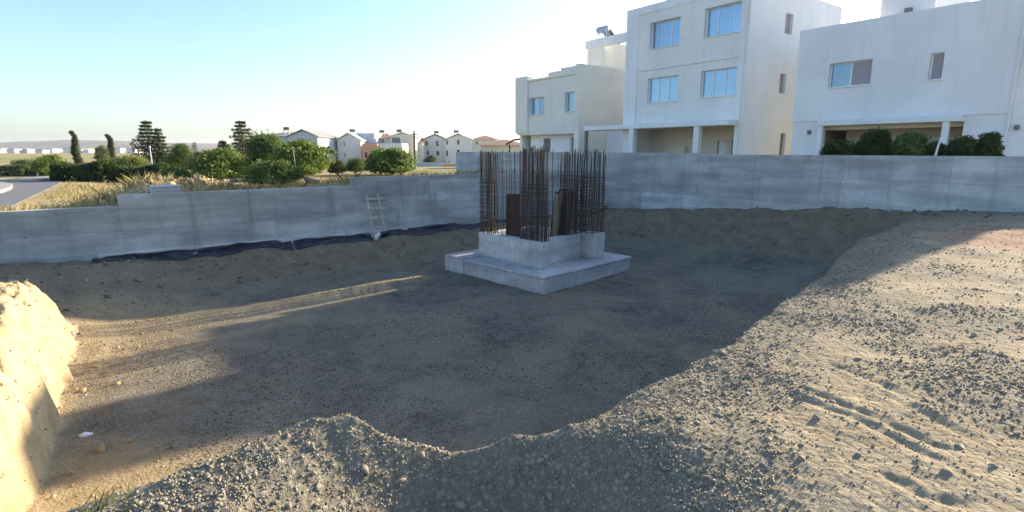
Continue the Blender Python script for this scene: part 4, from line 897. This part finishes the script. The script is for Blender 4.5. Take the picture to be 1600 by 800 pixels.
b = at(649, 268, 70); g_ = gz(b.x, b.y); e = empty('utility_pole', (b.x, b.y, g_)); tag(e, 'dark wooden utility pole between the far white houses', 'pole')
H = at(648, 205, 70).z-g_; MB().tube([(0,0,-.1),(0,0,H)], [.15,.11], 8).build('pole', M['pole'], e); MB().box(-.45,.45,-.05,.05,H-.45,H-.35).build('crossarm', M['pole'], e)
for du in (-.35, .35): MB().tube([(du,0,H-.35),(du,0,H-.2)], .04, 6).build('insulator', M['white'], e)

# ------------------------------------------------------------------ houses in the middle distance
def far_house(name, px0, px1, ybase, yeave, yridge, Y, depth, wall, roof, label, wins=(), gable=False, group=None, flat=False):
    """block facing the camera: eaves, roof (gable to the front, or hipped), windows given as pixel boxes on the front"""
    a = at(px0, ybase, Y); b = at(px1, ybase, Y); te = at((px0+px1)/2, yeave, Y).z; tr = at((px0+px1)/2, yridge, Y).z; g_ = gz((a.x+b.x)/2, Y)-.3
    e = empty(name, ((a.x+b.x)/2, Y, g_)); tag(e, label, 'house', group); W = b.x-a.x; ez, rz = te-g_, tr-g_
    hol = []
    for (x0, x1, y0, y1) in wins:
        p0, p1 = at(x0, y1, Y), at(x1, y0, Y); hol.append((p0.x-a.x-W/2, p1.x-a.x-W/2, p0.z-g_, p1.z-g_))
    MB().wall(-W/2, W/2, 0, ez, hol, 0, .3).build('front_wall', wall, e)
    MB().box(-W/2, -W/2+.3, .301, depth, 0, ez-.002).build('side_wall', wall, e); MB().box(W/2-.3, W/2, .301, depth, 0, ez-.002).build('side_wall', wall, e); MB().box(-W/2+.301, W/2-.301, depth-.3, depth, 0, ez-.004).build('rear_wall', wall, e)
    for hh in hol: MB().box(hh[0]+.01, hh[1]-.01, .18, .22, hh[2]+.01, hh[3]-.01).build('window', M['glassd'], e)
    if flat: MB().box(-W/2+.05, W/2-.05, .05, depth-.05, ez+.003, rz).build('roof', roof, e)
    elif gable:
        MB().prism([(-W/2, ez+.002), (W/2, ez+.002), (0, rz-.15)], .02, depth-.02).build('gable', wall, e)
        m = MB(); o = .35
        for sx in (-1, 1): m.add([(sx*(W/2+o), -o, ez-.12), (sx*(W/2+o), depth+o, ez-.12), (0, depth+o, rz), (0, -o, rz), (sx*(W/2+o), -o, ez-.0), (sx*(W/2+o), depth+o, ez-.0), (0, depth+o, rz+.14), (0, -o, rz+.14)], [(0,1,2,3),(4,5,6,7),(0,1,5,4),(0,3,7,4),(1,2,6,5)])
        m.build('roof', roof, e)
    else:
        o = .5; q = min(W, depth)*.45
        MB().add([(-W/2-o,-o,ez),(W/2+o,-o,ez),(W/2+o,depth+o,ez),(-W/2-o,depth+o,ez),(-W/2+q,depth/2,rz),(W/2-q,depth/2,rz)], [(0,3,2,1),(0,1,5,4),(1,2,5),(2,3,4,5),(3,0,4)]).build('roof', roof, e)
    return e
H1 = 'far houses beyond the left wall'
e = far_house('gabled_house', 530, 566, 275, 219, 208, 104, 10, M['far_w'], M['far_w'], 'white gabled house with two small windows right of the palm', [(537,539,220,228),(538,540,239,246)], True, H1)
e = far_house('grey_side_house', 542, 588, 275, 212, 208, 108, 12, M['far_g'], M['far_g'], 'plain grey-blue house side left of the orange front', [], False, H1, True)
e = far_house('orange_house', 568, 592, 275, 226, 224.5, 102, 9, M['far_o'], M['far_o'], 'small orange-fronted house with a balcony', [(570,573,238,246)], False, H1, True)
e = far_house('terrace_house', 590, 630, 275, 225, 224, 103, 10, M['far_w'], M['far_w'], 'white terrace house with flat top right of the orange front', [], False, H1, True)
e = far_house('brown_roof_house', 582, 612, 275, 216, 207, 112, 10, M['far_w'], M['tiles'], 'brown-roofed house rising behind the terrace', [(596,600,217,223)], False, H1)
e = far_house('tall_white_house', 612, 650, 275, 213, 207, 110, 10, M['far_y'], M['far_w'], 'tall cream house with dark balcony opening left of the utility pole', [(612.5,625,215,223)], True, H1)
e = far_house('plain_white_house', 646, 662, 275, 222, 218, 114, 9, M['far_w'], M['tiles'], 'narrow white house just right of the utility pole', [(650,653,235,240)], False, H1)
e = far_house('gabled_house', 662, 700, 268, 218, 210, 118, 10, M['far_w'], M['slate'], 'white gabled house with three upper windows, left of the far pair', [(665,668,220,227),(681,685,220,228),(682,686,236,243),(667,670,236,242)], True, H1)
e = far_house('gabled_house', 696, 738, 268, 218, 209, 116, 10, M['far_w'], M['far_w'], 'white gabled house with three upper windows, right of the far pair', [(697,700,219,226),(714,718,219,226),(697,700,235,244),(714,718,234,238),(694,696,252,260),(700,703,252,260)], True, H1)
e = far_house('tile_roof_house', 752, 822, 262, 227, 217, 74, 9, M['far_y'], M['tiles'], 'cream house with a brown tiled roof behind the starter bars', [], False, H1)
e = far_house('brown_roof_house', 738, 775, 262, 218, 211, 118, 9, M['far_w'], M['tiles'], 'far white house with a pale brown roof left of the starter bars', [(744,747,221,226)], False, H1)
e = far_house('grey_roof_house', 402, 474, 275, 213, 204, 98, 12, M['far_g'], M['slate'], 'long grey house with low pitched roof left of its taller wing', [(410,418,216,222),(430,436,216,224)], False, H1)
e = far_house('grey_gable_house', 455, 500, 275, 213, 203, 95, 11, M['far_g'], M['slate'], 'grey gabled wing with dark eaves behind the light green tree', [(468,473,220,228)], True, H1)
for px, py, Y, lab in ((551, 207, 106, 'rooftop heater on the white gabled house'), (624, 207, 112, 'rooftop heater on the tall cream house'), (682, 209, 121, 'rooftop heater on the left house of the far pair'), (713, 208, 119, 'rooftop heater on the right house of the far pair'), (597, 208, 115, 'rooftop heater on the brown-roofed far house'), (448, 204, 101, 'rooftop heater on the long grey house')):
    b = at(px, py, Y); hh = empty('roof_tank', (b.x, b.y, b.z-.8)); tag(hh, lab, 'roof tank', 'far rooftop tanks')
    MB().tube([(-.55,0,1.15),(-.5,0,1.15),(.5,0,1.15),(.55,0,1.15)], [.15,.28,.28,.15], 8).build('tank', M['dkframe'], hh); MB().box(-.45,-.35,-.3,.3,-.6,.95).build('stand', M['slate'], hh); MB().box(.35,.45,-.3,.3,-.6,.95).build('stand', M['slate'], hh)
# garden wall before the far pair
a = at(648, 262, 92); tag(MB().box(a.x, a.x+7.5, 92, 92.25, gz(a.x, 92)-.3, at(648, 254, 92).z).build('garden_wall', M['far_g']), 'low pale garden wall before the far pair of houses', 'wall')
a = at(694, 262, 90); tag(MB().box(a.x, a.x+3.2, 90, 90.25, gz(a.x, 90)-.3, at(694, 256, 90).z).build('garden_wall', M['far_o']), 'short orange garden wall left of the tall wall end', 'wall')

# pergola behind the bars
b = at(814, 246, 44); e = empty('pergola', (b.x, b.y, 1.6)); tag(e, 'rusty curved frame standing behind the tops of the starter bars', 'pergola'); tz = at(814, 217, 44).z-1.6
for du in (-.9, .9): MB().tube([(du,0,0),(du,0,tz*.85)], .06, 6).build('post', M['rust'], e)
MB().tube([(-1.2,0,tz*.84),(-.6,0,tz*.97),(0,0,tz),(.6,0,tz*.97),(1.2,0,tz*.84)], .07, 6).build('arch', M['rust'], e)
MB().tube([(-1.2,1,tz*.84),(-.6,1,tz*.97),(0,1,tz),(.6,1,tz*.97),(1.2,1,tz*.84)], .07, 6).build('arch', M['rust'], e)

# ------------------------------------------------------------------ far town and hill
G3 = 'tiny houses of the far town'
for k in range(110):
    px = random.uniform(-30, 262); Y = random.uniform(560, 1000); b = at(px, 240, Y); wd = random.uniform(5, 12); ht = random.uniform(2.5, 5.5); g_ = gz(b.x, b.y)-.5
    e = empty('town_house', (b.x, b.y, g_)); tag(e, 'tiny pale house of the far town below the hill', 'house', G3)
    MB().box(-wd/2, wd/2, 0, 9, 0, ht).build('block', random.choice([M['far_w'], M['far_w'], M['far_y'], M['far_g']]), e)
    MB().box(-wd/2-.3, wd/2+.3, -.3, 9.3, ht+.01, ht+.5).build('roof', random.choice([M['far_w'], M['slate'], M['tiles'], M['far_w']]), e)
def hill_mat():
    m, n, p = mat_new('dry_hillside'); g = node(n, 'ShaderNodeNewGeometry'); f = noise(n, .006, 6, .6, g.outputs['Position'], .4)
    n.links.new(mixc(n, ramp(n, f, [(.35, 0), (.65, 1)]), (.085, .072, .058), (.21, .155, .11)), p.inputs['Base Color']); p.inputs['Roughness'].default_value = 1; return m
hx = np.linspace(-3600, 900, 180); hy = np.linspace(2100, 3600, 50); HX, HY = np.meshgrid(hx, hy)
prof = np.interp(HX*2600/HY, [-3600, -2500, -2100, -1850, -1500, -1200, -800, 0, 900], [30, 40, 57, 56, 42, 34, 24, 12, 0])
HZ = prof*sstep(2150, 2750, HY)*(1-.6*sstep(2900, 3600, HY)) + 9*fbm(HX, HY, .004, 4)*sstep(2150, 2700, HY) - 3
i, j = np.meshgrid(np.arange(49), np.arange(179), indexing='ij'); i = i.ravel(); j = j.ravel()
tag(link(bpy.data.objects.new('hill', np_mesh('hill', np.stack([HX.ravel(), HY.ravel(), HZ.ravel()], 1), np.stack([i*180+j, i*180+j+1, (i+1)*180+j+1, (i+1)*180+j], 1), hill_mat(), True))), kind='structure')

# ------------------------------------------------------------------ haze: the air between here and the hill
hm = bpy.data.materials.new('thin_haze'); hm.use_nodes = True; hn = hm.node_tree; hn.nodes.clear(); ho = hn.nodes.new('ShaderNodeOutputMaterial'); hv = hn.nodes.new('ShaderNodeVolumePrincipled')
hv.inputs['Color'].default_value = (.93, .96, 1, 1); hv.inputs['Density'].default_value = .00012; hv.inputs['Anisotropy'].default_value = .35; hn.links.new(hv.outputs[0], ho.inputs['Volume'])
hz = MB().box(-9300, 9300, -9300, 9300, -8, 110).build('haze', hm); tag(hz, 'thin pale haze over the fields and hill', kind='stuff')
